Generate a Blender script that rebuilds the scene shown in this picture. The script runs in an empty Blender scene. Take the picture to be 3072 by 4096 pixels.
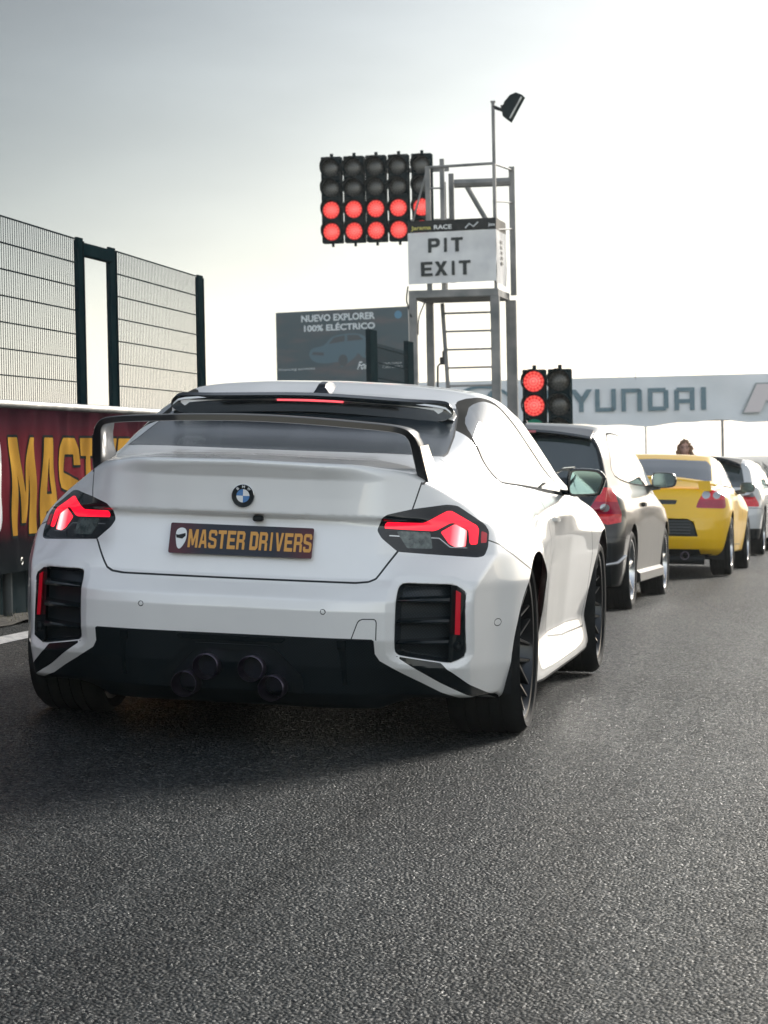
import bpy, math, random
import numpy as np
from mathutils import Matrix, Vector
random.seed(7); rng = np.random.default_rng(7)
SC = bpy.context.scene; COL = SC.collection
# ---------------------------------------------------------------- camera
BANK = .055                                   # cross-fall of the track under the white coupe
cam = bpy.data.cameras.new("camera"); camo = bpy.data.objects.new("camera", cam); COL.objects.link(camo); SC.camera = camo
_r, _u, _w = Vector((0.984844, 0.172397, -0.019013)), Vector((0.014833, 0.025505, 0.999565)), Vector((-0.172806, 0.984697, -0.022562))
camo.matrix_world = Matrix(((_r.x, _u.x, -_w.x, 2.17169), (_r.y, _u.y, -_w.y, -10.03047), (_r.z, _u.z, -_w.z, 1.03357), (0, 0, 0, 1)))
cam.sensor_fit = 'VERTICAL'; cam.sensor_height = 36; cam.sensor_width = 27; cam.lens = 2633.447 / 1024 * 36
cam.clip_start = .2; cam.clip_end = 3000
cam.dof.use_dof = True; cam.dof.focus_distance = 9.25; cam.dof.aperture_fstop = 13
# ---------------------------------------------------------------- sky, sun, exposure
SUN_EL, SUN_AZ = 22, 22                       # azimuth measured from the track direction (+Y) towards the right (+X)
W = bpy.data.worlds.new("World"); SC.world = W; W.use_nodes = True; nt = W.node_tree; nt.nodes.clear()
sky = nt.nodes.new('ShaderNodeTexSky'); sky.sky_type = 'NISHITA'; sky.sun_disc = False
sky.sun_elevation = math.radians(SUN_EL); sky.sun_rotation = math.radians(SUN_AZ); sky.dust_density = .7; sky.air_density = 1.0; sky.ozone_density = 1
# thin uneven cloud over the clear-sky model: darkened up to the left of the view, fill brightness added behind the camera
N_ = nt.nodes.new; Ln = nt.links.new
def mth(op, a, b=None, c=None):
    n = N_('ShaderNodeMath'); n.operation = op
    for i, v in enumerate((a, b, c)):
        if v is None: continue
        if isinstance(v, (int, float)): n.inputs[i].default_value = v
        else: Ln(v, n.inputs[i])
    return n.outputs[0]
def sstep(v, a, b, lo, hi):
    n = N_('ShaderNodeMapRange'); n.interpolation_type = 'SMOOTHSTEP'; Ln(v, n.inputs['Value'])
    for k, q in (('From Min', a), ('From Max', b), ('To Min', lo), ('To Max', hi)): n.inputs[k].default_value = q
    return n.outputs[0]
tcw = N_('ShaderNodeTexCoord'); sxw = N_('ShaderNodeSeparateXYZ'); Ln(tcw.outputs['Generated'], sxw.inputs[0]); DX, DY, DZ = sxw.outputs
mpw = N_('ShaderNodeMapping'); mpw.inputs['Scale'].default_value = (1.2, 1.2, 4.5); Ln(tcw.outputs['Generated'], mpw.inputs[0])
nzw = N_('ShaderNodeTexNoise'); nzw.inputs['Scale'].default_value = 2.6; nzw.inputs['Detail'].default_value = 6; nzw.inputs['Roughness'].default_value = .55; Ln(mpw.outputs[0], nzw.inputs['Vector'])
cl = sstep(nzw.outputs['Fac'], .35, .68, .92, 1.07)
tt = mth('ADD', mth('MULTIPLY', DX, -1.6), mth('MULTIPLY', DZ, 2.4))
grey = sstep(tt, .16, 1.05, 1., .28); grey = mth('ADD', grey, mth('MULTIPLY', mth('SUBTRACT', 1., grey), sstep(DZ, .30, .60, 0., 1.)))
back = sstep(mth('ADD', mth('MULTIPLY', DX, .17), mth('MULTIPLY', DY, -.985)), -.1, .75, 1., SKY_FILL := 3.0)  # added fill from behind the camera for the coupe's shaded rear
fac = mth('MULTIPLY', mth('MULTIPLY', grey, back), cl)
hs = N_('ShaderNodeHueSaturation'); hs.inputs['Saturation'].default_value = .42
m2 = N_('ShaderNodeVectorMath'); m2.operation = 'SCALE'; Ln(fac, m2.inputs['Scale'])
bg = N_('ShaderNodeBackground'); bg.inputs[1].default_value = .085
wo = N_('ShaderNodeOutputWorld')
Ln(sky.outputs[0], hs.inputs['Color']); 
tint = N_('ShaderNodeMix'); tint.data_type = 'RGBA'; tint.blend_type = 'MULTIPLY'; tint.inputs['Factor'].default_value = 1; tr_ = N_('ShaderNodeValToRGB'); tr_.color_ramp.elements[0].color = (1, .94, .86, 1); tr_.color_ramp.elements[1].color = (.955, .985, 1, 1); tr_.color_ramp.elements[1].position = .8
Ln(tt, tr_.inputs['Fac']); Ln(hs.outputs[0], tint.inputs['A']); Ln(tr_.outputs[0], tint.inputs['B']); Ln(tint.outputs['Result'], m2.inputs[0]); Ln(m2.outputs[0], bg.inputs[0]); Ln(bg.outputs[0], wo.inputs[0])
sl = bpy.data.lights.new("sun", 'SUN'); sl.energy = 2.3; sl.angle = math.radians(14); sl.color = (1, .94, .86)
so = bpy.data.objects.new("sun", sl); COL.objects.link(so)
_a, _e = math.radians(SUN_AZ), math.radians(SUN_EL)
so.rotation_euler = Vector((math.sin(_a) * math.cos(_e), math.cos(_a) * math.cos(_e), math.sin(_e))).to_track_quat('Z', 'Y').to_euler()
SC.view_settings.view_transform = 'Standard'; SC.view_settings.look = 'None'; SC.view_settings.gamma = 1; SC.view_settings.exposure = .85
# ---------------------------------------------------------------- materials
def mat(name, col, rough=.5, metal=0., coat=0., spec=.5, emit=None, es=0., alpha=1., coatr=.04):
    m = bpy.data.materials.new(name); m.use_nodes = True; b = m.node_tree.nodes['Principled BSDF']
    b.inputs['Base Color'].default_value = (*col, 1); b.inputs['Roughness'].default_value = rough; b.inputs['Metallic'].default_value = metal
    b.inputs['Coat Weight'].default_value = coat; b.inputs['Coat Roughness'].default_value = coatr; b.inputs['Specular IOR Level'].default_value = spec
    if emit: b.inputs['Emission Color'].default_value = (*emit, 1); b.inputs['Emission Strength'].default_value = es
    b.inputs['Alpha'].default_value = alpha
    return m
def nodes(m):
    t = m.node_tree; return t, t.nodes['Principled BSDF'], lambda k, **kw: _nn(t, k, kw)
def _nn(t, k, kw):
    n = t.nodes.new(k)
    for a, v in kw.items(): setattr(n, a, v)
    return n
def vary(m, c0, c1, scale=3., detail=4, bump=0., bscale=None, bdist=.002, rough=None):
    """object-space noise between two colours, optional bump / roughness variation"""
    t, b, N = nodes(m); tc = N('ShaderNodeTexCoord'); n = N('ShaderNodeTexNoise'); n.inputs['Scale'].default_value = scale; n.inputs['Detail'].default_value = detail
    r = N('ShaderNodeValToRGB'); r.color_ramp.elements[0].position = .35; r.color_ramp.elements[1].position = .68
    r.color_ramp.elements[0].color = (*c0, 1); r.color_ramp.elements[1].color = (*c1, 1)
    t.links.new(tc.outputs['Object'], n.inputs['Vector']); t.links.new(n.outputs['Fac'], r.inputs['Fac']); t.links.new(r.outputs['Color'], b.inputs['Base Color'])
    if rough:
        mr = N('ShaderNodeMapRange'); mr.inputs['To Min'].default_value, mr.inputs['To Max'].default_value = rough
        t.links.new(n.outputs['Fac'], mr.inputs['Value']); t.links.new(mr.outputs[0], b.inputs['Roughness'])
    if bump:
        n2 = N('ShaderNodeTexNoise'); n2.inputs['Scale'].default_value = bscale or scale * 6; n2.inputs['Detail'].default_value = 5
        bp = N('ShaderNodeBump'); bp.inputs['Strength'].default_value = bump; bp.inputs['Distance'].default_value = bdist
        t.links.new(tc.outputs['Object'], n2.inputs['Vector']); t.links.new(n2.outputs['Fac'], bp.inputs['Height']); t.links.new(bp.outputs[0], b.inputs['Normal'])
    return m
def paint(name, col, metal=.35, flake=.06, rough=.38, coat=1.):
    m = mat(name, col, rough, metal, coat, .5); t, b, N = nodes(m); tc = N('ShaderNodeTexCoord'); n = N('ShaderNodeTexNoise'); n.inputs['Scale'].default_value = 420; n.inputs['Detail'].default_value = 1
    n2 = N('ShaderNodeTexNoise'); n2.inputs['Scale'].default_value = 3.2; n2.inputs['Detail'].default_value = 8; n2.inputs['Roughness'].default_value = .62
    a = N('ShaderNodeMath', operation='MULTIPLY_ADD'); a.inputs[1].default_value = flake * 2; a.inputs[2].default_value = 1 - flake
    c = N('ShaderNodeMath', operation='MULTIPLY_ADD'); c.inputs[1].default_value = .16; c.inputs[2].default_value = .90
    d = N('ShaderNodeMath', operation='MULTIPLY'); v = N('ShaderNodeVectorMath', operation='SCALE'); v.inputs[0].default_value = col
    t.links.new(tc.outputs['Object'], n.inputs['Vector']); t.links.new(tc.outputs['Object'], n2.inputs['Vector'])
    t.links.new(n.outputs['Fac'], a.inputs[0]); t.links.new(n2.outputs['Fac'], c.inputs[0]); t.links.new(a.outputs[0], d.inputs[0]); t.links.new(c.outputs[0], d.inputs[1])
    t.links.new(d.outputs[0], v.inputs['Scale']); t.links.new(v.outputs[0], b.inputs['Base Color'])
    mr = N('ShaderNodeMapRange'); mr.inputs['From Min'].default_value = .35; mr.inputs['From Max'].default_value = .7; mr.inputs['To Min'].default_value = .015; mr.inputs['To Max'].default_value = .16
    t.links.new(n2.outputs['Fac'], mr.inputs['Value']); t.links.new(mr.outputs[0], b.inputs['Coat Roughness'])
    return m
def carbon(name, col=(.018, .026, .032), coat=.5):
    m = mat(name, col, .5, 0, coat, .3); t, b, N = nodes(m); tc = N('ShaderNodeTexCoord'); mp = N('ShaderNodeMapping'); mp.inputs['Rotation'].default_value = (0, .6, .1)
    w1 = N('ShaderNodeTexWave', bands_direction='X'); w2 = N('ShaderNodeTexWave', bands_direction='Z')
    for w in (w1, w2): w.inputs['Scale'].default_value = 40; t.links.new(mp.outputs[0], w.inputs['Vector'])
    t.links.new(tc.outputs['Object'], mp.inputs['Vector']); mu = N('ShaderNodeMath', operation='MULTIPLY'); t.links.new(w1.outputs['Fac'], mu.inputs[0]); t.links.new(w2.outputs['Fac'], mu.inputs[1])
    r = N('ShaderNodeValToRGB'); r.color_ramp.elements[0].color = (*[c * .6 for c in col], 1); r.color_ramp.elements[1].color = (*[c * 1.9 for c in col], 1)
    t.links.new(mu.outputs[0], r.inputs['Fac']); t.links.new(r.outputs[0], b.inputs['Base Color']); return m
M = {}
M['white'] = paint('pearl_white_paint', (.82, .822, .81), .05)
M['gap'] = mat('panel_gap', (.008, .012, .014), .6)
M['black'] = mat('gloss_black', (.005, .009, .011), .2, 0, .35, .3)
M['trim'] = mat('satin_black', (.006, .010, .012), .5, spec=.25)
M['diff'] = carbon('diffuser_weave', (.004, .009, .012), .15)
M['carbon'] = carbon('carbon_weave', (.009, .016, .021), .3)
M['rubber'] = vary(mat('tyre_rubber', (.016, .018, .019), .8, spec=.25), (.005, .007, .008), (.012, .013, .013), 12, 4, .4, 90)
M['rim'] = mat('black_alloy', (.020, .023, .026), .28, .8, .3)
M['silver'] = mat('silver_alloy', (.55, .56, .57), .25, .9, .3)
M['steel'] = vary(mat('steel', (.3, .29, .27), .6, .3), (.18, .15, .12), (.34, .32, .29), 8, 4)
M['pipe'] = mat('titanium_pipe', (.26, .22, .30), .28, 1)
M['seal'] = mat('rubber_seal', (.010, .013, .014), .85, spec=.1)
M['glass'] = mat('tinted_glass', (.020, .032, .038), .03, .12, 1., 1.0, coatr=.0)
M['glass_soft'] = mat('rear_glass', (.016, .026, .032), .24, .06, .1, 1.0, coatr=.03)
M['glass_soft'].node_tree.nodes['Principled BSDF'].inputs['IOR'].default_value = 1.75
M['glass_bright'] = mat('sloping_glass', (.05, .06, .06), .08, 0, 0, 1.); M['glass_bright'].node_tree.nodes['Principled BSDF'].inputs['IOR'].default_value = 2.4
M['red_on'] = mat('lit_red_lens', (.5, .004, .01), .2, 0, .8, emit=(1, .004, .025), es=.95)
M['red_hot'] = mat('bright_brake_lens', (.6, .03, .04), .2, 0, .8, emit=(1, .1, .1), es=1.3)
_t, _b, _N = nodes(M['red_hot']); _tc = _N('ShaderNodeTexCoord'); _s = _N('ShaderNodeSeparateXYZ'); _a = _N('ShaderNodeMath', operation='ABSOLUTE'); _m = _N('ShaderNodeMapRange'); _m.inputs['From Min'].default_value = .69; _m.inputs['From Max'].default_value = .772
_r = _N('ShaderNodeValToRGB'); _e = _r.color_ramp.elements; _e[0].color = (.7, .004, .02, 1); _e[1].color = (.95, .02, .04, 1)
for _p, _c in ((.35, (.9, .01, .03, 1)), (.62, (1, .22, .24, 1)), (.82, (1, .72, .70, 1)), (.93, (1, .25, .25, 1))): _q = _e.new(_p); _q.color = _c
_w = _N('ShaderNodeTexWave'); _w.inputs['Scale'].default_value = 90; _w.inputs['Distortion'].default_value = 1; _x = _N('ShaderNodeMath', operation='MULTIPLY_ADD'); _x.inputs[1].default_value = .5; _x.inputs[2].default_value = .95
for _u, _v in ((_tc.outputs['Object'], _s.inputs[0]), (_s.outputs['X'], _a.inputs[0]), (_a.outputs[0], _m.inputs['Value']), (_m.outputs[0], _r.inputs['Fac']), (_r.outputs[0], _b.inputs['Emission Color']), (_tc.outputs['Object'], _w.inputs['Vector']), (_w.outputs['Fac'], _x.inputs[0]), (_x.outputs[0], _b.inputs['Emission Strength'])): _t.links.new(_u, _v)
M['red'] = mat('red_reflector', (.42, .006, .02), .25, 0, .8, emit=(1, .0, .02), es=.06)
M['lamp'] = mat('lamp_housing', (.004, .008, .011), .15, 0, .6, .3)
M['clear'] = vary(mat('clear_lens', (.05, .08, .07), .15, .3, 1.), (.02, .035, .035), (.12, .15, .14), 40, 3)
M['chrome'] = mat('chrome_line', (.7, .72, .72), .15, 1)
M['gold'] = mat('gold_print', (.62, .30, .055), .5)
M['dark'] = mat('dark_void', (.004, .006, .008), .9)
# ---------------------------------------------------------------- object helpers
def tag(o, label=None, cat=None, group=None, kind=None):
    for k, v in (('label', label), ('category', cat), ('group', group), ('kind', kind)):
        if v: o[k] = v
    return o
def thing(name, label, cat, loc=(0, 0, 0), rot=None, group=None):
    o = bpy.data.objects.new(name, None); COL.objects.link(o); o.empty_display_size = .2
    o.matrix_world = Matrix.Translation(loc) @ (rot or Matrix.Identity(4)); return tag(o, label, cat, group)
def mesh(name, v, f, m, parent=None, smooth=True, nrm=None, mats=None, idx=None):
    me = bpy.data.meshes.new(name); v = np.asarray(v, float)
    used = np.unique(np.fromiter((i for q in f for i in q), int)); remap = np.full(len(v), -1); remap[used] = np.arange(len(used))
    me.from_pydata(v[used].tolist(), [], [tuple(int(remap[i]) for i in q) for q in f])
    for mm in (mats or [m]): me.materials.append(mm)
    me.polygons.foreach_set('use_smooth', [smooth] * len(me.polygons))
    if idx is not None: me.polygons.foreach_set('material_index', idx)
    if nrm is not None: me.normals_split_custom_set_from_vertices(np.asarray(nrm)[used].tolist())
    me.update(); o = bpy.data.objects.new(name, me); COL.objects.link(o)
    if parent is not None: o.parent = parent
    return o
class MB:
    """collects simple shapes into one mesh"""
    def __init__(s): s.v, s.f = [], []
    def add(s, v, f):
        n = len(s.v); s.v += [tuple(map(float, p)) for p in v]; s.f += [tuple(i + n for i in q) for q in f]; return s
    def box(s, c, d, R=None, b=0.):
        """bevelled box: centre, full size, optional 3x3 rotation, bevel"""
        h = np.array(d, float) / 2; b = min(b, h.min() * .49)
        V, F = [], []
        if b <= 0:
            V = [(x, y, z) for x in (-h[0], h[0]) for y in (-h[1], h[1]) for z in (-h[2], h[2])]
            F = [(0, 1, 3, 2), (4, 6, 7, 5), (0, 4, 5, 1), (2, 3, 7, 6), (0, 2, 6, 4), (1, 5, 7, 3)]
        else:
            ix = {}
            for sx in (-1, 1):
                for sy in (-1, 1):
                    for sz in (-1, 1):
                        for a in range(3):
                            q = [sx * (h[0] - b), sy * (h[1] - b), sz * (h[2] - b)]; q[a] += (sx, sy, sz)[a] * b; ix[(sx, sy, sz, a)] = len(V); V.append(q)
            g = lambda t, a: ix[(*t, a)]
            for a in range(3):
                o = [i for i in range(3) if i != a]
                for s_ in (-1, 1):
                    L = []
                    for p, q in ((-1, -1), (1, -1), (1, 1), (-1, 1)):
                        t = [0, 0, 0]; t[a] = s_; t[o[0]] = p; t[o[1]] = q; L.append(g(t, a))
                    if (s_ < 0) ^ (a == 1): L = L[::-1]
                    F.append(tuple(L))
                for p in (-1, 1):
                    for q in (-1, 1):
                        t0 = [0, 0, 0]; t0[o[0]] = p; t0[o[1]] = q; t1 = list(t0); t0[a] = -1; t1[a] = 1
                        L = (g(t0, o[0]), g(t1, o[0]), g(t1, o[1]), g(t0, o[1]))
                        if (p * q > 0) ^ (a == 1): L = L[::-1]
                        F.append(L)
            for sx in (-1, 1):
                for sy in (-1, 1):
                    for sz in (-1, 1):
                        L = tuple(ix[(sx, sy, sz, a)] for a in range(3)); F.append(L if sx * sy * sz > 0 else L[::-1])
        V = np.array(V)
        if R is not None: V = V @ np.array(R, float).T
        return s.add(V + np.array(c), F)
    def tube(s, P, r, n=10, caps=True, r2=None):
        P = np.array(P, float); N = len(P); rr = np.interp(np.linspace(0, 1, N), [0, 1], [r, r if r2 is None else r2]) if np.isscalar(r) else np.array(r)
        T = np.gradient(P, axis=0); T /= np.linalg.norm(T, axis=1)[:, None] + 1e-9; up = np.array([0, 0, 1.]) if abs(T[0][2]) < .9 else np.array([1., 0, 0]); V = []
        for i in range(N):
            a = np.cross(T[i], up); a /= np.linalg.norm(a); b = np.cross(a, T[i]); up = b
            for k in range(n): t = 2 * math.pi * k / n; V.append(P[i] + rr[i] * (a * math.cos(t) + b * math.sin(t)))
        F = [(i * n + k, i * n + (k + 1) % n, (i + 1) * n + (k + 1) % n, (i + 1) * n + k) for i in range(N - 1) for k in range(n)]
        if caps: F += [tuple(range(n))[::-1], tuple(range((N - 1) * n, N * n))]
        return s.add(V, F)
    def lathe(s, prof, c=(0, 0, 0), axis='x', n=48):
        """profile of (along axis, radius)"""
        V = []; m = len(prof)
        for k in range(n):
            t = 2 * math.pi * k / n
            for a, r in prof:
                p = (a, r * math.cos(t), r * math.sin(t)); V.append({'x': p, 'y': (p[1], p[0], p[2]), 'z': (p[1], p[2], p[0])}[axis])
        F = [(k * m + i, k * m + i + 1, (k + 1) % n * m + i + 1, (k + 1) % n * m + i) for k in range(n) for i in range(m - 1)]
        return s.add(np.array(V) + np.array(c), F)
    def prism(s, poly, h, f):
        """extrude polygon; f(u, v, w) -> xyz with w in (0, h)"""
        n = len(poly); V = [f(p[0], p[1], 0) for p in poly] + [f(p[0], p[1], h) for p in poly]
        return s.add(V, [tuple(range(n))[::-1], tuple(range(n, 2 * n))] + [(i, (i + 1) % n, n + (i + 1) % n, n + i) for i in range(n)])
    def sweep(s, secs, caps=True, closed=False):
        """list of equal-length closed sections"""
        n = len(secs[0]); N = len(secs); V = [p for q in secs for p in q]
        F = [(i * n + k, i * n + (k + 1) % n, (i + 1) % N * n + (k + 1) % n, (i + 1) % N * n + k) for i in range(N if closed else N - 1) for k in range(n)]
        if caps and not closed: F += [tuple(range(n))[::-1], tuple(range((N - 1) * n, N * n))]
        return s.add(V, F)
    def build(s, name, m, parent=None, smooth=False, auto=True):
        o = mesh(name, s.v, s.f, m, parent, smooth)
        if smooth and auto:
            me = o.data; me.update()
            import bmesh
            bm = bmesh.new(); bm.from_mesh(me); bmesh.ops.recalc_face_normals(bm, faces=bm.faces)
            for e in bm.edges: e.smooth = (len(e.link_faces) == 2 and e.calc_face_angle(0) < .6)
            bm.to_mesh(me); bm.free()
        return o
_fontcache = {}
def text_shape(txt, bold=.0, sp=1.):
    k = (txt, bold, sp)
    if k in _fontcache: return _fontcache[k]
    cu = bpy.data.curves.new('t', 'FONT'); cu.body = txt; cu.size = 1; cu.offset = bold; cu.space_character = sp; cu.resolution_u = 4; cu.fill_mode = 'FRONT'
    o = bpy.data.objects.new('t', cu); COL.objects.link(o); bpy.context.view_layer.update()
    me = o.evaluated_get(bpy.context.evaluated_depsgraph_get()).to_mesh()
    v = np.array([tuple(q.co) for q in me.vertices]); f = [tuple(p.vertices) for p in me.polygons]
    bpy.data.objects.remove(o); lo, hi = v[:, :2].min(0), v[:, :2].max(0)
    _fontcache[k] = ((v[:, :2] - lo) / (hi - lo), f); return _fontcache[k]
def lettering(mb, txt, place, w, h, bold=.02, sp=1.):
    """flat text stretched to w x h; place(u, v) -> xyz"""
    v, f = text_shape(txt, bold, sp); return mb.add([place(p[0] * w, p[1] * h) for p in v], f)
GLY = {'M': [(0,0),(0,1),(.27,1),(.5,.42),(.73,1),(1,1),(1,0),(.76,0),(.76,.62),(.58,.12),(.42,.12),(.24,.62),(.24,0)], 'A': [(0,0),(.3,1),(.7,1),(1,0),(.74,0),(.68,.22),(.32,.22),(.26,0)],
 'S': [(0,.3),(0,.12),(.15,0),(.85,0),(1,.12),(1,.44),(.9,.53),(.28,.62),(.28,.82),(.72,.82),(.72,.70),(1,.70),(1,.88),(.85,1),(.15,1),(0,.88),(0,.55),(.1,.46),(.72,.38),(.72,.18),(.28,.18),(.28,.3)],
 'T': [(0,1),(1,1),(1,.80),(.66,.80),(.66,0),(.34,0),(.34,.80),(0,.80)], 'E': [(0,0),(0,1),(1,1),(1,.80),(.32,.80),(.32,.60),(.9,.60),(.9,.41),(.32,.41),(.32,.20),(1,.20),(1,0)], 'R': [(0,0),(0,1),(.82,1),(1,.88),(1,.58),(.86,.48),(1,.38),(1,0),(.70,0),(.70,.38),(.30,.38),(.30,0)],
 'D': [(0,0),(0,1),(.8,1),(1,.86),(1,.14),(.8,0)], 'I': [(.3,0),(.3,1),(.7,1),(.7,0)], 'V': [(0,1),(.28,1),(.5,.3),(.72,1),(1,1),(.66,0),(.34,0)], 'P': [(0,0),(0,1),(.72,1),(.9,.95),(1,.82),(1,.58),(.9,.44),(.72,.37),(.29,.37),(.29,0)], 'X': [(0,0),(.35,.5),(.02,1),(.34,1),(.5,.70),(.66,1),(.98,1),(.65,.5),(1,0),(.67,0),(.5,.30),(.33,0)]}
GHOLE = {'A': [(.38,.40),(.62,.40),(.52,.78),(.48,.78)], 'R': [(.30,.56),(.70,.56),(.70,.82),(.30,.82)], 'D': [(.31,.2),(.69,.2),(.69,.8),(.31,.8)], 'P': [(.29,.58),(.64,.58),(.70,.68),(.64,.79),(.29,.79)]}
def block_text(mb, txt, x0, h, cw, gap, pf, grow=0., nx=60, nz=84, wide={'M': 1.18, 'I': .62, 'X': 1.1}):
    """heavy poster letters; pf(u, w) -> xyz"""
    x = x0
    for ch in txt:
        if ch == ' ': x += cw * .45; continue
        w = cw * wide.get(ch, .98); mx = grow + .02 * w
        X, Z = np.meshgrid(np.linspace(-mx, w + mx, nx), np.linspace(-mx, h + mx, nz), indexing='ij'); sc = lambda P: [(p[0] * w, p[1] * h) for p in P]
        sd = poly_sd(sc(GLY[ch]), X, Z)
        if ch in GHOLE: sd = np.maximum(sd, -poly_sd(sc(GHOLE[ch]), X, Z))
        V = np.stack([X.ravel(), Z.ravel(), 0 * X.ravel()], 1); Fq = [(i * nz + j, (i + 1) * nz + j, (i + 1) * nz + j + 1, i * nz + j + 1) for i in range(nx - 1) for j in range(nz - 1)]
        V, neg, _ = cut(V, Fq, sd.ravel() - grow); us = sorted(set(i for q in neg for i in q)); rm = {a: i for i, a in enumerate(us)}
        mb.add([pf(x + V[a][0], V[a][1]) for a in us], [tuple(rm[i] for i in q) for q in neg]); x += w + gap
    return x
def copy_tree(o, parent=None):
    c = o.copy(); COL.objects.link(c); c.parent = parent
    for ch in list(o.children): copy_tree(ch, c)
    return c
def place(o, loc, rot=None): o.matrix_world = Matrix.Translation(loc) @ (rot or Matrix.Identity(4)); return o
def arch_liner(root, hw, yc, zc, r, x0=.58):
    n = 28; A_ = np.linspace(-.42, math.pi + .42, n)
    for s in (1, -1):
        b = MB(); V = [(s * x, yc + rr * math.cos(a), zc + rr * math.sin(a)) for a in A_ for x, rr in ((hw, r + .001), (x0, r + .001), (x0, .02))]
        b.add(V, [(i * 3 + j, i * 3 + j + 1, i * 3 + j + 4, i * 3 + j + 3) for i in range(n - 1) for j in (0, 1)]); b.build('arch_liner', M['dark'], root)
# ---------------------------------------------------------------- wheels (axis X, outer side towards +X)
def make_wheel(name, root, R, w, rr, m_rim, style, side, loc, camber=0., n_sp=10):
    wo = bpy.data.objects.new(name, None); COL.objects.link(wo); wo.parent = root
    wo.matrix_local = Matrix.Translation(loc) @ Matrix.Rotation(-side * camber, 4, 'Y') @ (Matrix.Rotation(math.pi, 4, 'Z') if side < 0 else Matrix.Identity(4))
    h = w / 2; t = MB()
    pr = [(-h * .82, rr), (-h * .97, rr + (R - rr) * .25), (-h, rr + (R - rr) * .55), (-h * .95, R - .022), (-h * .86, R - .008), (-h * .74, R)]
    for q in (-.48, -.16, .16, .48): pr += [(h * (q - .03), R), (h * (q - .03), R - .008), (h * (q + .03), R - .008), (h * (q + .03), R)]
    pr += [(-a, b) for a, b in pr[:6]][::-1]
    t.lathe(pr, n=72)
    t.build('tyre', M['rubber'], wo, True)
    m = MB(); m.lathe([(h * .80, rr - .004), (h * .86, rr + .006), (h * .90, rr), (h * .88, rr - .010), (h * .70, rr - .022), (h * .2, rr - .030), (-h * .8, rr - .022), (-h * .86, rr)], n=72)
    fx = h * (.62 if style != 'deep' else .2)
    m.lathe([(fx - .05, .0), (fx - .005, .0), (fx, .028), (fx - .004, .034), (fx - .02, .07), (fx - .05, .075)], n=32)
    def spoke(a0, r0, a1, r1, w0, w1, x0, x1, th=.028):
        L = []
        for a, r, ww, x in ((a0, r0, w0, x0), (a1, r1, w1, x1)):
            c = np.array([0, r * math.cos(a), r * math.sin(a)]); e = np.array([0, -math.sin(a), math.cos(a)])
            L.append([c + e * ww * .5 + [x - .008, 0, 0], c + e * ww * .28 + [x, 0, 0], c - e * ww * .28 + [x, 0, 0], c - e * ww * .5 + [x - .008, 0, 0], c - e * ww * .4 + [x - th, 0, 0], c + e * ww * .4 + [x - th, 0, 0]])
        m.sweep(L)
    for k in range(n_sp):
        a = 2 * math.pi * (k + .25) / n_sp
        if style == 'y':
            spoke(a, .05, a, rr * .52, .034, .026, fx - .012, fx - .006); d = math.pi / n_sp * .62
            for sg in (-1, 1): spoke(a + sg * .02, rr * .50, a + sg * d, rr - .012, .020, .015, fx - .006, h * .82)
        elif style == 'five':
            spoke(a, .04, a, rr - .01, .07, .045, fx - .01, h * .8)
        else: spoke(a, .04, a, rr - .01, .04, .026, fx - .01, h * .8)
    for k in range(5):
        a = 2 * math.pi * k / 5; m.lathe([(fx - .012, 0), (fx - .012, .009), (fx - .03, .010)], (0, .045 * math.cos(a), .045 * math.sin(a)), n=8)
    m.build('rim', m_rim, wo, True)
    d = MB(); d.lathe([(-h * .1, .06), (h * .12, .065), (h * .12, rr * .72), (h * .05, rr * .72), (-h * .1, rr * .72)], n=40); d.build('brake_disc', M['steel'], wo, True)
    c = MB(); c.box((h * .12, -rr * .5, .06), (.07, .08, .16), b=.015); c.build('brake_caliper', M['trim'], wo, False)
    return wo
# ---------------------------------------------------------------- numeric shape tools
def smax(a, b, k):
    h = np.maximum(k - np.abs(a - b), 0) / k
    return np.maximum(a, b) + h * h * k * .25
def smin(a, b, k): return -smax(-a, -b, k)
class Tab:
    """smooth 2D table: linear between the given rows, then blurred by sa / sb metres"""
    def __init__(s, A, B, rows, sa, sb, st=.005):
        A, B, V = map(lambda q: np.array(q, float), (A, B, rows))
        s.a0, s.b0, s.st = A[0] - .2, B[0] - .2, st
        a = np.arange(s.a0, A[-1] + .2, st); b = np.arange(s.b0, B[-1] + .2, st)
        M = np.stack([np.interp(b, B, r) for r in V]); M = np.stack([np.interp(a, A, M[:, j]) for j in range(len(b))], 1)
        for ax, sg in ((0, sa), (1, sb)):
            if sg > 0:
                n = int(3 * sg / st) + 1; k = np.exp(-.5 * (np.arange(-n, n + 1) * st / sg) ** 2); k /= k.sum()
                Mp = np.pad(M, [(n, n) if i == ax else (0, 0) for i in (0, 1)], mode='reflect', reflect_type='odd')
                M = sum(k[i] * (Mp[i:i + M.shape[0]] if ax == 0 else Mp[:, i:i + M.shape[1]]) for i in range(2 * n + 1))
        s.M = M
    def __call__(s, a, b):
        u = np.clip((a - s.a0) / s.st, 0, s.M.shape[0] - 1.001); v = np.clip((b - s.b0) / s.st, 0, s.M.shape[1] - 1.001)
        u, v = np.broadcast_arrays(u, v)
        i = u.astype(int); j = v.astype(int); u = u - i; v = v - j; M = s.M
        return (M[i, j] * (1 - u) + M[i + 1, j] * u) * (1 - v) + (M[i, j + 1] * (1 - u) + M[i + 1, j + 1] * u) * v
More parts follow.
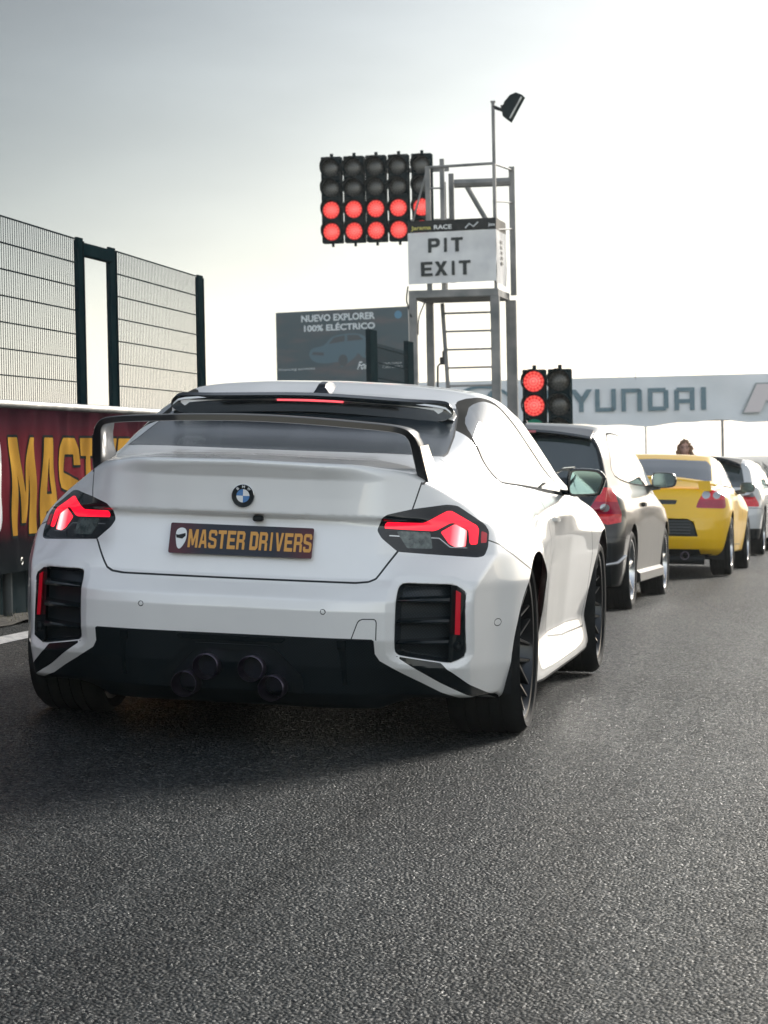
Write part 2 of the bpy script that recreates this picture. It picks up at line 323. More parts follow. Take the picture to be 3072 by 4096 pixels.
def poly_sd(P, X, Y, closed=True):
    """signed distance to a polygon (inside < 0), or plain distance to a polyline"""
    P = np.array(P, float); X = np.asarray(X, float); Y = np.asarray(Y, float)
    d = np.full(np.broadcast(X, Y).shape, 1e9); ins = np.zeros(d.shape, bool); n = len(P)
    for i in range(n if closed else n - 1):
        a, b = P[i], P[(i + 1) % n]; e = b - a
        t = np.clip(((X - a[0]) * e[0] + (Y - a[1]) * e[1]) / (e @ e + 1e-12), 0, 1)
        d = np.minimum(d, (X - a[0] - t * e[0]) ** 2 + (Y - a[1] - t * e[1]) ** 2)
        if closed:
            c = ((a[1] > Y) != (b[1] > Y)) & (X < (b[0] - a[0]) * (Y - a[1]) / (b[1] - a[1] + 1e-12) + a[0]); ins ^= c
    d = np.sqrt(d)
    return np.where(ins, -d, d) if closed else d
def rpoly(P, r, n=5):
    """round the corners of a polygon with radius-like r"""
    P = [np.array(p, float) for p in P]; out = []
    for i in range(len(P)):
        a, b, c = P[i - 1], P[i], P[(i + 1) % len(P)]; u, v = a - b, c - b
        ru = min(r, .45 * np.linalg.norm(u)); rv = min(r, .45 * np.linalg.norm(v))
        p0 = b + u / np.linalg.norm(u) * ru; p2 = b + v / np.linalg.norm(v) * rv
        for t in np.linspace(0, 1, n): out.append(tuple((1 - t) ** 2 * p0 + 2 * t * (1 - t) * b + t * t * p2))
    return out
def smooth_line(P, n=6, closed=False):
    P = np.array(P, float); N = len(P); out = []
    for i in range(N if closed else N - 1):
        p = [P[(i + k) % N] if closed else P[min(max(i + k, 0), N - 1)] for k in (-1, 0, 1, 2)]
        for t in np.arange(n) / n:
            out.append(.5 * ((2 * p[1]) + (-p[0] + p[2]) * t + (2 * p[0] - 5 * p[1] + 4 * p[2] - p[3]) * t * t + (-p[0] + 3 * p[1] - 3 * p[2] + p[3]) * t ** 3))
    if not closed: out.append(P[-1])
    return np.array(out)
def grad(F, v, e=.0015):
    return np.stack([F(*(v + e * np.eye(3)[i]).T) - F(*(v - e * np.eye(3)[i]).T) for i in range(3)], 1) / (2 * e)
def surface_net(F, xs, ys, zs):
    xs, ys, zs = map(lambda q: np.array(q, float), (xs, ys, zs))
    V = F(xs[:, None, None], ys[None, :, None], zs[None, None, :]).astype(np.float32)
    S = V < 0; nx, ny, nz = (len(xs) - 1, len(ys) - 1, len(zs) - 1)
    cnt = np.zeros((nx, ny, nz), np.int8)
    for i in (0, 1):
        for j in (0, 1):
            for k in (0, 1): cnt += S[i:i + nx, j:j + ny, k:k + nz]
    act = (cnt > 0) & (cnt < 8); I, J, K = np.nonzero(act)
    idx = np.full(act.shape, -1); idx[I, J, K] = np.arange(len(I))
    acc = np.zeros((len(I), 3)); num = np.zeros(len(I)); ax = (xs, ys, zs)
    for d in range(3):
        o = [q for q in range(3) if q != d]
        for p in (0, 1):
            for q in (0, 1):
                a = [I.copy(), J.copy(), K.copy()]; a[o[0]] = a[o[0]] + p; a[o[1]] = a[o[1]] + q
                b = [c.copy() for c in a]; b[d] = b[d] + 1
                va, vb = V[tuple(a)], V[tuple(b)]; m = (va < 0) != (vb < 0); t = np.where(m, va / np.where(m, va - vb, 1), 0)
                pos = np.stack([ax[c][a[c]] for c in range(3)], 1); pos[:, d] += t * (ax[d][b[d]] - ax[d][a[d]])
                acc += pos * m[:, None]; num += m
    v = acc / num[:, None]
    quads = []
    for d in range(3):
        o = [(d + 1) % 3, (d + 2) % 3]
        sl0 = [slice(None)] * 3; sl1 = [slice(None)] * 3; sl0[d] = slice(0, -1); sl1[d] = slice(1, None)
        sa, sb = S[tuple(sl0)], S[tuple(sl1)]; e = np.nonzero(sa != sb); fl = sa[e]
        e = np.stack(e, 1); ok = (e[:, o[0]] > 0) & (e[:, o[1]] > 0) & (e[:, o[0]] < act.shape[o[0]]) & (e[:, o[1]] < act.shape[o[1]])
        e, fl = e[ok], fl[ok]; c = []
        for p, q in ((1, 1), (0, 1), (0, 0), (1, 0)):
            g = e.copy(); g[:, o[0]] -= p; g[:, o[1]] -= q; c.append(idx[tuple(g.T)])
        c = np.stack(c, 1); c[~fl] = c[~fl][:, ::-1]; quads.append(c)
    q = np.concatenate(quads); q = q[(q >= 0).all(1)]
    for _ in range(4):
        f = F(*v.T); g = grad(F, v); st = -f[:, None] * g / ((g * g).sum(1)[:, None] + .05)
        ln = np.linalg.norm(st, axis=1)[:, None]; v = v + st * np.minimum(1, .006 / (ln + 1e-9))
    return v, [tuple(f) for f in q.tolist()]
def cut(v, faces, g):
    """split a mesh along g = 0 -> (verts, faces where g < 0, faces where g > 0)"""
    s = np.asarray(g, float); s = np.where(np.abs(s) < 1e-5, 1e-5, s); v = list(map(tuple, v)); neg, pos, new = [], [], {}
    sg = (s < 0)
    def mid(a, b):
        k = (a, b) if a < b else (b, a)
        if k not in new:
            t = s[a] / (s[a] - s[b]); A, B = v[a], v[b]; new[k] = len(v); v.append(tuple(A[i] + t * (B[i] - A[i]) for i in range(3)))
        return new[k]
    for f in faces:
        c = sum(sg[i] for i in f)
        if c == 0: pos.append(f)
        elif c == len(f): neg.append(f)
        else:
            N, Q = [], []
            for i, a in enumerate(f):
                b = f[(i + 1) % len(f)]; (N if sg[a] else Q).append(a)
                if sg[a] != sg[b]: m = mid(a, b); N.append(m); Q.append(m)
            if len(set(N)) > 2: neg.append(tuple(N))
            if len(set(Q)) > 2: pos.append(tuple(Q))
    return np.array(v), neg, pos
# ================================================================ the white coupe
VENT = rpoly([(.572, .350), (.574, .585), (.585, .604), (.752, .601), (.797, .577), (.803, .342), (.754, .318)], .022)
# ---------------------------------------------------------------- coupe body field (x right, y forward, z up, rear axle at the origin)
CR = Tab([0, .2, .35, .5, .58, .65, .72, .80, .88, .96], [.14, .20, .30, .40, .50, .54, .585, .61, .70, .80, .818, .828, .89, .96, 1.02, 1.08],
  np.array([
  [-.80,-.89,-.935,-.958,-.975,-.970,-.900,-.875,-.852,-.818,-.815,-.868,-.872,-.878,-.935,-.94],
  [-.80,-.89,-.935,-.960,-.978,-.970,-.900,-.873,-.850,-.816,-.813,-.864,-.868,-.874,-.928,-.935],
  [-.80,-.89,-.935,-.958,-.972,-.965,-.895,-.865,-.840,-.808,-.806,-.850,-.853,-.860,-.902,-.91],
  [-.74,-.81,-.88,-.932,-.945,-.940,-.885,-.845,-.812,-.785,-.79,-.812,-.805,-.795,-.79,-.79],
  [-.60,-.76,-.855,-.900,-.908,-.905,-.875,-.845,-.760,-.730,-.73,-.740,-.72,-.69,-.66,-.64],
  [-.60,-.74,-.83,-.862,-.868,-.865,-.845,-.820,-.715,-.670,-.668,-.665,-.63,-.58,-.52,-.48],
  [-.60,-.70,-.785,-.803,-.810,-.808,-.790,-.770,-.650,-.590,-.585,-.575,-.52,-.44,-.36,-.3],
  [-.58,-.66,-.715,-.728,-.733,-.730,-.715,-.695,-.570,-.490,-.48,-.465,-.38,-.25,-.15,-.1],
  [-.50,-.57,-.64,-.652,-.655,-.652,-.640,-.620,-.48,-.36,-.34,-.32,-.2,-.05,.1,.2],
  [-.42,-.50,-.56,-.575,-.58,-.575,-.56,-.54,-.38,-.2,-.18,-.15,0,.2,.3,.4]]), .022, .003, .0025)
CS = Tab([-.80, -.72, -.5, -.37, -.2, 0, .25, .6, 1.2, 1.8, 2.3, 2.75, 3.1, 3.5], [.12, .18, .30, .45, .60, .70, .80, .88, .96, 1.05],
  np.array([
  [.70,.76,.78,.785,.79,.78,.75,.69,.58,.50],
  [.74,.785,.81,.815,.82,.81,.775,.71,.60,.52],
  [.82,.86,.88,.885,.885,.87,.825,.745,.65,.56],
  [.86,.895,.93,.94,.94,.915,.86,.785,.69,.60],
  [.88,.905,.955,.98,.985,.955,.895,.825,.73,.63],
  [.89,.92,.97,.998,1.00,.975,.915,.85,.76,.65],
  [.90,.93,.955,.980,.985,.965,.915,.86,.78,.68],
  [.945,.945,.895,.905,.918,.925,.90,.865,.80,.72],
  [.95,.95,.88,.885,.893,.905,.90,.875,.82,.75],
  [.955,.955,.89,.90,.912,.92,.91,.885,.83,.76],
  [.95,.955,.92,.94,.96,.955,.93,.88,.80,.7],
  [.90,.935,.96,.985,.99,.98,.93,.83,.73,.6],
  [.87,.91,.94,.96,.965,.95,.89,.78,.66,.5],
  [.72,.78,.82,.85,.86,.84,.78,.6,.5,.4]]), .032, .011)
CT = Tab([0, .4, .55, .65, .75, .85, .95, 1.05], [-.95, -.6, -.2, .3, 1., 1.8, 2.3, 2.75, 3.1, 3.5, 3.7],
  np.array([
  [1.020,1.035,1.045,1.05,1.05,1.03,.98,.93,.89,.80,.70],
  [1.012,1.028,1.042,1.05,1.05,1.02,.97,.925,.885,.795,.69],
  [.985,1.005,1.035,1.04,1.04,1.0,.955,.915,.875,.775,.67],
  [.945,.968,1.00,1.01,1.0,.97,.935,.905,.86,.75,.64],
  [.90,.915,.95,.97,.96,.95,.91,.88,.83,.72,.6],
  [.84,.86,.895,.91,.91,.91,.88,.84,.79,.67,.55],
  [.75,.77,.80,.80,.78,.80,.81,.775,.72,.6,.5],
  [.6,.62,.64,.64,.62,.64,.66,.64,.6,.5,.4]]), .03, .05)
CG = Tab([-.5, -.2, .1, .5, 1., 1.5, 2., 2.5], [.90, 1.0, 1.1, 1.2, 1.3, 1.4],
  np.array([
  [.60,.56,.50,.45,.40,.3],[.70,.655,.61,.575,.53,.44],[.77,.725,.68,.64,.59,.48],[.80,.765,.72,.675,.62,.5],
  [.815,.775,.735,.69,.63,.5],[.825,.785,.74,.69,.625,.5],[.83,.79,.74,.68,.6,.5],[.83,.79,.74,.68,.6,.5]]), .06, .02)
CH = Tab([0, .3, .5, .6, .7, .8], [-.75, -.45, -.30, 0, .3, .5, .8, 1.1, 1.4, 1.7, 2.0, 2.3, 2.5, 3.3],
  np.array([[a - d for a in (.25,.975,1.040,1.118,1.200,1.268,1.335,1.347,1.335,1.29,1.17,1.03,.94,.4)] for d in (0, .006, .022, .04, .075, .14)]), .03, .035)
WR = .335
def bmw_F(x, y, z, arch=True):
    ax = np.abs(x)
    r = (CR(ax, z) - y) * .85; s = ax - CS(y, z); t = (z - CT(ax, y)) * .95
    fr = y - (3.62 - .35 * np.maximum(ax - .3, 0) ** 2 * 2.2 - .25 * np.abs(z - .5) ** 2)
    lo = smax(smax(r, s, .010), t, .03); lo = smax(lo, fr, .08)
    zb = .140 + .045 * np.clip((-.25 - y) / .15, 0, 1) * np.clip((ax - .50) / .12, 0, 1); lo = smax(lo, zb - z, .02)
    g = smax(ax - CG(y, z), z - CH(ax, y + .22 * ax * ax * np.clip((.6 - y), 0, 1)), .045) * .8; g = smax(g, .75 - z, .05)
    F = smin(lo, g, .07)
    if arch:
        sd = poly_sd(VENT, ax, z)
        F = F + np.where(y < -.4, np.clip(.028 - sd, 0, .028) * .42 + np.clip(-sd, 0, .012) * 4.0, 0)
    return F

COUPE_ROT = Matrix.Rotation(BANK, 4, 'Y')
LAMP = rpoly([(.481,.785),(.497,.826),(.516,.842),(.595,.863),(.697,.880),(.728,.876),(.820,.812),(.838,.785),(.843,.729),(.836,.697),(.815,.692),(.556,.710),(.498,.758)], .008, 3)
STRIP = rpoly([(.511,.815),(.630,.813),(.648,.822),(.700,.857),(.714,.857),(.798,.806),(.806,.792),(.808,.738),(.784,.737),(.774,.788),(.725,.815),(.713,.813),(.677,.789),(.663,.785),(.504,.792)], .004, 3)
BRAKE = [(.687,.782),(.727,.809),(.733,.809),(.769,.787),(.772,.731),(.738,.729),(.718,.740)]
MARK = [(.814,.786),(.833,.778),(.836,.744),(.818,.743)]
BLADE = rpoly([(.574,.346),(.725,.321),(.747,.296),(.758,.289),(.884,.178),(.880,.160),(.868,.165),(.754,.227),(.721,.246),(.663,.287)], .006, 3)
DIFF = [(-.1, .405), (.507, .405), (.509, .352), (.524, .327), (.60, .281), (.66, .247), (.72, .210), (.775, .188), (.84, .155), (.9, .12), (1.2, .0), (-.1, .0)]
DLO = smooth_line([(.225,.965),(.205,1.02),(.215,1.09),(.30,1.155),(.50,1.225),(.72,1.268),(.90,1.270),(1.09,1.245),(1.32,1.16),(1.47,1.08),(1.63,1.0),(1.80,.898),(1.55,.899),(1.0,.924),(.66,.938),(.30,.952)], 3, True)
RWIN = [(-.1, -.335), (.35, -.315), (.50, -.275), (.575, -.225), (.613, -.165), (.617, -.10), (.603, .15), (.575, .42), (.56, .50), (-.1, .53)]
WSH = [(-.1, 1.52), (.50, 1.50), (.60, 1.60), (.70, 1.95), (.74, 2.22), (.60, 2.36), (.3, 2.42), (-.1, 2.44)]
SEAMS = [  # (points, plane, region, closed, half width)
 ([(-.1,.597),(.425,.598),(.470,.603),(.493,.614),(.507,.634),(.556,.712)], 'xz', lambda a, y, z: (y < -.2) & (z < .715), False, .0034),
 ([(.591,.850),(.600,.89),(.613,.960)], 'xz', lambda a, y, z: (y < -.5) & (z < .957) & (z > .85), False, .0022),
 ([(.610,-.665),(.621,-.621),(.644,-.435),(.655,-.322),(.653,-.267),(.639,-.239),(.612,-.225)], 'xy', lambda a, y, z: (z > .948) & (y < -.2) & (a > .55), False, .0022),
 ([(-.60,.705),(-.473,.753),(-.427,.736),(-.393,.716),(-.311,.681),(-.207,.640),(-.185,.60)], 'yz', lambda a, y, z: (a > .836) & (y < 0), False, .003),
 ([(-.118,.939),(.03,.94),(.10,.93),(.15,.90),(.13,.855),(.037,.822),(-.08,.824),(-.15,.85),(-.165,.885),(-.15,.925)], 'yz', lambda a, y, z: a > .7, True, .003),
 ([(.66,.935),(.86,.90),(.93,.84),(.96,.76),(1.06,.64),(1.16,.44),(1.17,.285),(1.6,.262),(2.30,.255),(2.36,.4),(2.33,.7),(2.18,.86),(1.86,.90)], 'yz', lambda a, y, z: (a > .6) & (z < .936), False, .0045),
 ([(.428,.40),(.450,.462),(.456,.471),(.468,.476),(.507,.477),(.513,.473),(.515,.465),(.514,.40)], 'xz', lambda a, y, z: (y < -.5) & (z > .404) & (a > .42), False, .0018),
 ([(.330 + .0095 * math.cos(t), .497 + .0095 * math.sin(t)) for t in np.linspace(0, 6.283, 17)[:-1]], 'xz', lambda a, y, z: (y < -.5) & (a < .5), True, .0013),
 ([(-.494 + .013 * math.cos(t) * 2, .456 + .013 * math.sin(t)) for t in np.linspace(0, 6.283, 17)[:-1]], 'yz', lambda a, y, z: (a > .7) & (y < -.3), True, .0016),
 ([(-.1,.555),(.3,.545),(.50,.51),(.555,.47),(.57,.43)], 'xy', lambda a, y, z: z > 1.2, False, .0025)]
def line_sd(P, X, Y):
    """distance to a polyline, signed by side"""
    P = np.array(P, float); best = np.full(len(X), 1e9); sgn = np.ones(len(X))
    for a, b in zip(P[:-1], P[1:]):
        e = b - a; px, py = X - a[0], Y - a[1]; t = np.clip((px * e[0] + py * e[1]) / (e @ e), 0, 1); d = np.hypot(px - t * e[0], py - t * e[1])
        c = e[0] * py - e[1] * px; m = d < best - 1e-9; best = np.where(m, d, best); sgn = np.where(m, np.where(c >= 0, 1, -1), sgn)
    return best * sgn
def band(v, faces, P, plane, region, closed, w):
    def proj2(v): A = np.abs(v[:, 0]); return {'xz': (A, v[:, 2]), 'yz': (v[:, 1], v[:, 2]), 'xy': (A, v[:, 1])}[plane]
    g = lambda v: poly_sd(P, *proj2(v)) if closed else line_sd(P, *proj2(v))
    c = np.array([np.mean([v[i] for i in f], 0) for f in faces]); near = (np.abs(g(c)) < .06) & region(np.abs(c[:, 0]), c[:, 1], c[:, 2])
    loc = [f for f, m in zip(faces, near) if m]; rest = [f for f, m in zip(faces, near) if not m]
    v, n1, p1 = cut(v, loc, g(v) + w); v, mid, p2 = cut(v, p1, g(v) - w)
    out = []
    if mid:
        c = np.array([np.mean([v[i] for i in f], 0) for f in mid]); ok = np.abs(g(c)) < w * 1.3
        out = [f for f, m in zip(mid, ok) if m]; rest += [f for f, m in zip(mid, ok) if not m]
    return v, out, rest + n1 + p2
def split_body(F, grid, pieces):
    v, f = surface_net(F, *grid)
    v, f, _ = cut(v, f, -v[:, 0])                     # keep x > 0
    out = {}; rest = f
    for name, g in pieces:
        v, ins, rest = cut(v, rest, g(v)); out[name] = ins
    out['paint'] = rest; return v, out
def both(v, f, nrm):
    """mirror a half shell"""
    n = len(v); v2 = v * [-1, 1, 1]; n2 = nrm * [-1, 1, 1]
    return np.concatenate([v, v2]), list(f) + [tuple(i + n for i in q[::-1]) for q in f], np.concatenate([nrm, n2])
def normals(F, v, sharp=.0016):
    g = grad(F, v, sharp); return g / (np.linalg.norm(g, axis=1)[:, None] + 1e-9)
def coupe():
    root = thing('sports_coupe', 'pearl white two door coupe with black rear wing and lit tail lamps, nearest the camera', 'car', (0, 0, 0), COUPE_ROT)
    xs = np.arange(-.016, 1.06, .008); ys = np.concatenate([np.arange(-1.03, -.15, .008), np.arange(-.15, .6, .013), np.arange(.6, 3.72, .026)]); zs = np.arange(.10, 1.40, .008)
    A = lambda v: np.abs(v[:, 0])
    P = [
     ('void', lambda v: np.maximum(poly_sd(VENT, A(v), v[:, 2]) + .001, v[:, 1] + .3)),
     ('blade', lambda v: np.maximum(poly_sd(BLADE, A(v), v[:, 2]), v[:, 1] + .2)),
     ('strip', lambda v: np.maximum(poly_sd(STRIP, A(v), v[:, 2]), v[:, 1] + .2)),
     ('brake', lambda v: np.maximum(poly_sd(BRAKE, A(v), v[:, 2]), v[:, 1] + .2)),
     ('mark', lambda v: np.maximum(poly_sd(MARK, A(v), v[:, 2]), v[:, 1] + .2)),
     ('clear', lambda v: np.maximum(poly_sd([(.545,.784),(.655,.781),(.668,.722),(.585,.724)], A(v), v[:, 2]), v[:, 1] + .2)),
     ('lamp', lambda v: np.maximum(poly_sd(LAMP, A(v), v[:, 2]), v[:, 1] + .2)),
     ('diff', lambda v: np.maximum(poly_sd(DIFF, A(v), v[:, 2]), v[:, 1] + .405)),
     ('archin', lambda v: np.maximum(np.minimum(np.hypot(v[:, 1], v[:, 2] - .33), np.hypot(v[:, 1] - 2.747, v[:, 2] - .33)) - .3688, .6 - A(v))),
     ('under', lambda v: np.where(v[:, 1] < -.405, 1., v[:, 2] - .158)),
     ('rwin', lambda v: np.maximum(poly_sd(RWIN, A(v), v[:, 1]), 1.0 - v[:, 2])),
     ('rwseal', lambda v: np.maximum(poly_sd(RWIN, A(v), v[:, 1]) - .007, 1.0 - v[:, 2])),
     ('swin', lambda v: np.maximum(poly_sd(DLO, v[:, 1], v[:, 2]), .5 - A(v))),
     ('swseal', lambda v: np.maximum(poly_sd(DLO, v[:, 1], v[:, 2]) - np.clip(.012 + .02 * (v[:, 1] - .6), .010, .024) * np.where(v[:, 2] > .955, 1, .7) * np.where((v[:, 1] < .42) & (v[:, 2] > .965), 2.6, 1), .5 - A(v))),
     ('wsh', lambda v: np.maximum(poly_sd(WSH, A(v), v[:, 1]), .95 - v[:, 2])),
     ('wseal', lambda v: np.maximum(poly_sd(WSH, A(v), v[:, 1]) - .02, .95 - v[:, 2])),
    ]
    v, pc = split_body(lambda x, y, z: bmw_F(x, y, z, 2), (xs, ys, zs), P); pc['gap'] = []
    pc['tow'] = []
    for i_, sm in enumerate(SEAMS): v, bnd, pc['paint'] = band(v, pc['paint'], *sm); pc['tow' if i_ == 6 else 'gap'] += bnd
    v, pc['line'], pc['lamp'] = band(v, pc['lamp'] , [(.524,.767),(.685,.760),(.723,.728),(.776,.726)], 'xz', lambda a, y, z: (y < -.2) & (a > .52) & (a < .78), False, .0014)
    nr = normals(lambda x, y, z: bmw_F(x, y, z, 2), v)
    def half_parts(name, key, m, parent=root, sides=(1, -1)):
        o = []
        for s in sides:
            if s > 0: o.append(mesh(name, v, pc[key], m, parent if not isinstance(parent, dict) else parent[s], nrm=nr))
            else: o.append(mesh(name, v * [-1, 1, 1], [q[::-1] for q in pc[key]], m, parent if not isinstance(parent, dict) else parent[s], nrm=nr * [-1, 1, 1]))
        return o
    def full(name, keys, mats, parent=root):
        f = sum((pc[k] for k in keys), []); ix = sum(([i] * len(pc[k]) for i, k in enumerate(keys)), [])
        V, Fc, Nn = both(v, f, nr); return mesh(name, V, Fc, None, parent, nrm=Nn, mats=mats, idx=ix + ix)
    [arch_liner(root, .93, y, .33, .3688) for y in (0, 2.747)]
    fs = pc['paint'] + pc['gap'] + pc['under'] + pc['tow']; i1 = [0] * len(pc['paint']) + [1] * len(pc['gap']) + [2] * len(pc['under'])
    V, Fc, Nn = both(v, fs, nr); mesh('body', V, Fc, None, root, nrm=Nn, mats=[M['white'], M['gap'], M['dark']], idx=i1 + [1] * len(pc['tow']) + i1 + [0] * len(pc['tow']))
    full('rear_window', ['rwin', 'rwseal'], [M['glass_soft'], M['gap']]); full('windscreen', ['wsh', 'wseal'], [M['glass'], M['gap']])
    full('diffuser', ['diff'], [M['diff']])
    for s, k in ((1, 0), (-1, 1)):
        lamp = half_parts('tail_lamp', 'lamp', M['lamp'], root, (s,))[0]
        half_parts('light_strip', 'strip', M['red_on'], lamp, (s,)); half_parts('brake_lens', 'brake', M['red_hot'], lamp, (s,))
        half_parts('side_marker', 'mark', M['red'], lamp, (s,)); half_parts('clear_lens', 'clear', M['clear'], lamp, (s,)); half_parts('chrome_line', 'line', M['chrome'], lamp, (s,))
        sw = half_parts('side_window', 'swin', M['glass'], root, (s,))[0]; half_parts('window_seal', 'swseal', M['seal'], sw, (s,))
        vp = half_parts('bumper_vent', 'void', M['carbon'], root, (s,))[0]; half_parts('lower_blade', 'blade', M['black'], root, (s,))
        Y = lambda x, z: float(CR(x, z))
        for zz in (.543, .468, .393):
            b = MB(); secs = []
            for x in np.linspace(.580, .748, 9):
                t = (x - .58) / .168; y0 = Y(x, zz) + .012; h = .0035 + .006 * t
                secs.append([(s * x, y0 + .050, zz + h * 1.3 + .006), (s * x, y0 + .004 + .004 * (1 - t), zz + h), (s * x, y0 - .001, zz), (s * x, y0 + .002, zz - h), (s * x, y0 + .050, zz - h)])
            b.sweep(secs); b.build('vent_fin', M['black'], vp, True)
        b = MB(); P2 = [(.749, .598), (.768, .596), (.794, .577), (.799, .56), (.800, .345), (.757, .322), (.749, .325)]
        b.prism(P2, 1, lambda x, z, w: (s * x, Y(x, z) + .010 + .034 * w, z)); b.build('reflector_panel', M['black'], vp, False)
        b = MB(); b.prism([(.766, .580), (.782, .571), (.785, .421), (.769, .423)], 1, lambda x, z, w: (s * x, Y(x, z) + .007 + .01 * w, z)); b.build('reflector', M['red'], vp, False)
        b = MB(); yy = Y(.781, .38) + .006
        dx = 1.0
        b.lathe([(0, 0), (-.001, .007), (.002, .0085), (-.001, .0095), (-.001, .012), (.004, .0135), (-.002, .015), (.008, .017)], (0, 0, 0), 'y', 28)
        R3 = np.array(Matrix.Rotation(s * .85, 3, 'Z')); b.v = [tuple(R3 @ np.array(q) + [s * .781, yy, .38]) for q in b.v]; b.build('parking_sensor', M['trim'], vp, True)
    # black vertical trims and centre light on the diffuser
    for s in (1, -1):
        b = MB(); secs = []
        for z in (.398, .372, .366, .30, .235):
            y0 = float(CR(.40, z)) - (.010 if z > .37 else .004); secs.append([(s * (.379 if z > .3 else .375), y0 + .03, z), (s * .381, y0, z), (s * .409, y0 + .003, z), (s * .412, y0 + .03, z)])
        b.sweep(secs); b.build('diffuser_fin', M['black'], root, False)
    b = MB(); b.prism(rpoly([(-.20, .397), (.20, .397), (.185, .378), (-.185, .378)], .008, 3), 1, lambda x, z, w: (x, float(CR(abs(x), z)) - .006 + .03 * w, z)); b.build('diffuser_lip', M['black'], root, False)
    hexo = [(-.257,.20),(-.252,.264),(-.165,.355),(-.13,.368),(.13,.368),(.165,.355),(.252,.264),(.257,.20)]
    b = MB(); inn = [(p[0] * .86, .20 + (p[1] - .20) * .88) for p in hexo]
    for i in range(len(hexo) - 1):
        a0, a1, c0, c1 = hexo[i], hexo[i + 1], inn[i], inn[i + 1]; q = lambda p, d: (p[0], float(CR(abs(p[0]), p[1])) + d, p[1])
        b.add([q(a0, .0), q(a1, .0), q(a1, -.012), q(a0, -.012), q(c0, -.010), q(c1, -.010), q(c1, .03), q(c0, .03)], [(0, 1, 2, 3), (3, 2, 5, 4), (4, 5, 6, 7)])
    b.build('exhaust_surround', M['trim'], root, False)
    for x, z in ((-.082, .286), (.082, .286), (-.157, .221), (.157, .221)):
        b = MB(); b.lathe([(-.86, .042), (-.988, .0455), (-.994, .0465), (-.997, .0445), (-.988, .0415), (-.80, .039)], (x, 0, z), 'y', 36); b.build('exhaust_tip', M['pipe'], root, True)
        b = MB(); b.lathe([(-.87, 0), (-.87, .0405)], (x, 0, z), 'y', 24); b.build('pipe_core', M['dark'], root, False)
    for s in (1, -1):
      b = MB(); b.tube([(s * .27, -.68, .185), (s * .30, -.68, .185), (s * .52, -.68, .185), (s * .55, -.68, .185)], [.02, .055, .055, .02], 20)
      b.v = [(p[0], p[1], .185 + (p[2] - .185) * .75) for p in b.v]; b.build('muffler', M['steel'], root, True)
    b = MB(); b.box((0, 1.2, .20), (1.15, 3.6, .10), b=.03); b.build('underbody', M['dark'], root, False)
    # number plate, emblem, camera
    th = .31; c, s_ = math.cos(th), math.sin(th)
    def pl(u, w, d=0.): return (u + .002, -.860 + w * s_ - d * c, .730 + w * c + d * s_)
    b = MB(); b.prism(rpoly([(-.262, -.056), (.262, -.056), (.262, .056), (-.262, .056)], .006, 3), .004, lambda u, w, d: pl(u, w, d - .001))
    plate = b.build('licence_plate', M['plate'], root, False)
    b = MB(); block_text(b, 'MASTER DRIVERS', 0, .068, .0305, .0045, lambda u, w: pl(-.193 + u, -.034 + w, .0042), 0., 26, 40); b.build('plate_lettering', M['gold'], plate, False)
    hl = smooth_line([(-.240, .012), (-.236, .030), (-.222, .038), (-.207, .034), (-.200, .018), (-.202, -.008), (-.212, -.030), (-.222, -.040), (-.231, -.034), (-.237, -.012)], 4, True)
    b = MB(); b.prism(hl, .0012, lambda u, w, d: pl(u, w, .0035 + d)); b.build('helmet_print', M['print_white'], plate, False)
    b = MB(); b.prism([(-.2395, .012), (-.229, .011), (-.2045, .018), (-.2035, .008), (-.215, -.003), (-.236, .0)], .0012, lambda u, w, d: pl(u, w, .0052 + d)); b.build('visor_print', M['trim'], plate, False)
    ey = float(CR(0, .89)) - .006; e0 = np.array([.008, ey, .891]); em = MB()
    em.lathe([(.01, .041), (.0, .0412), (-.002, .040), (-.001, .0385), (-.001, .0)], e0, 'y', 48); emb = em.build('emblem', M['trim'], root, True)
    b = MB(); b.lathe([(-.0015, .0395), (-.0035, .0402), (-.003, .0412), (.0, .0418)], e0, 'y', 48); b.lathe([(-.0012, .0238), (-.0032, .0243), (-.0012, .0250)], e0, 'y', 48); b.build('emblem_ring', M['chrome'], emb, True)
    for q, key in ((0, 'print_white'), (1, 'blue'), (2, 'print_white'), (3, 'blue')):
        b = MB(); a0 = math.pi / 2 * q; P2 = [(0, 0)] + [(.0238 * math.cos(a0 + t), .0238 * math.sin(a0 + t)) for t in np.linspace(0, math.pi / 2, 12)]
        b.add([(e0[0] + p[0], e0[1] - .0022, e0[2] + p[1]) for p in P2], [tuple(range(len(P2)))]); b.build('emblem_quarter', M[key], emb, False)
    b = MB()
    for ch, ang, ww in (('B', 128, .0085), ('M', 88, .0105), ('W', 50, .0125)):
        a = math.radians(ang); cx, cz = .0322 * math.cos(a), .0322 * math.sin(a)
        def pf(u, w, a=a, cx=cx, cz=cz, ww=ww):
            u -= ww / 2; w -= .0048; t = a - math.pi / 2; return (e0[0] + cx + u * math.cos(t) - w * math.sin(t), e0[1] - .0024, e0[2] + cz + u * math.sin(t) + w * math.cos(t))
        lettering(b, ch, pf, ww, .0096, .02)
    b.build('emblem_letters', M['print_white'], emb, False)
    b = MB(); b.box((.058, -.842, .811), (.036, .03, .020), b=.006); b.build('reversing_camera', M['trim'], root, False)
    # roof fin
    b = MB(); secs = []
    for y, w, h in ((.50, .034, .0), (.515, .030, .042), (.53, .026, .050), (.60, .022, .046), (.72, .012, .018), (.78, .004, .0)):
        z0 = float(CH(0, y)) - .004; secs.append([(-w - .012, y, z0), (-w, y, z0 + h * .5), (-w * .55, y, z0 + h), (w * .55, y, z0 + h), (w, y, z0 + h * .5), (w + .012, y, z0)])
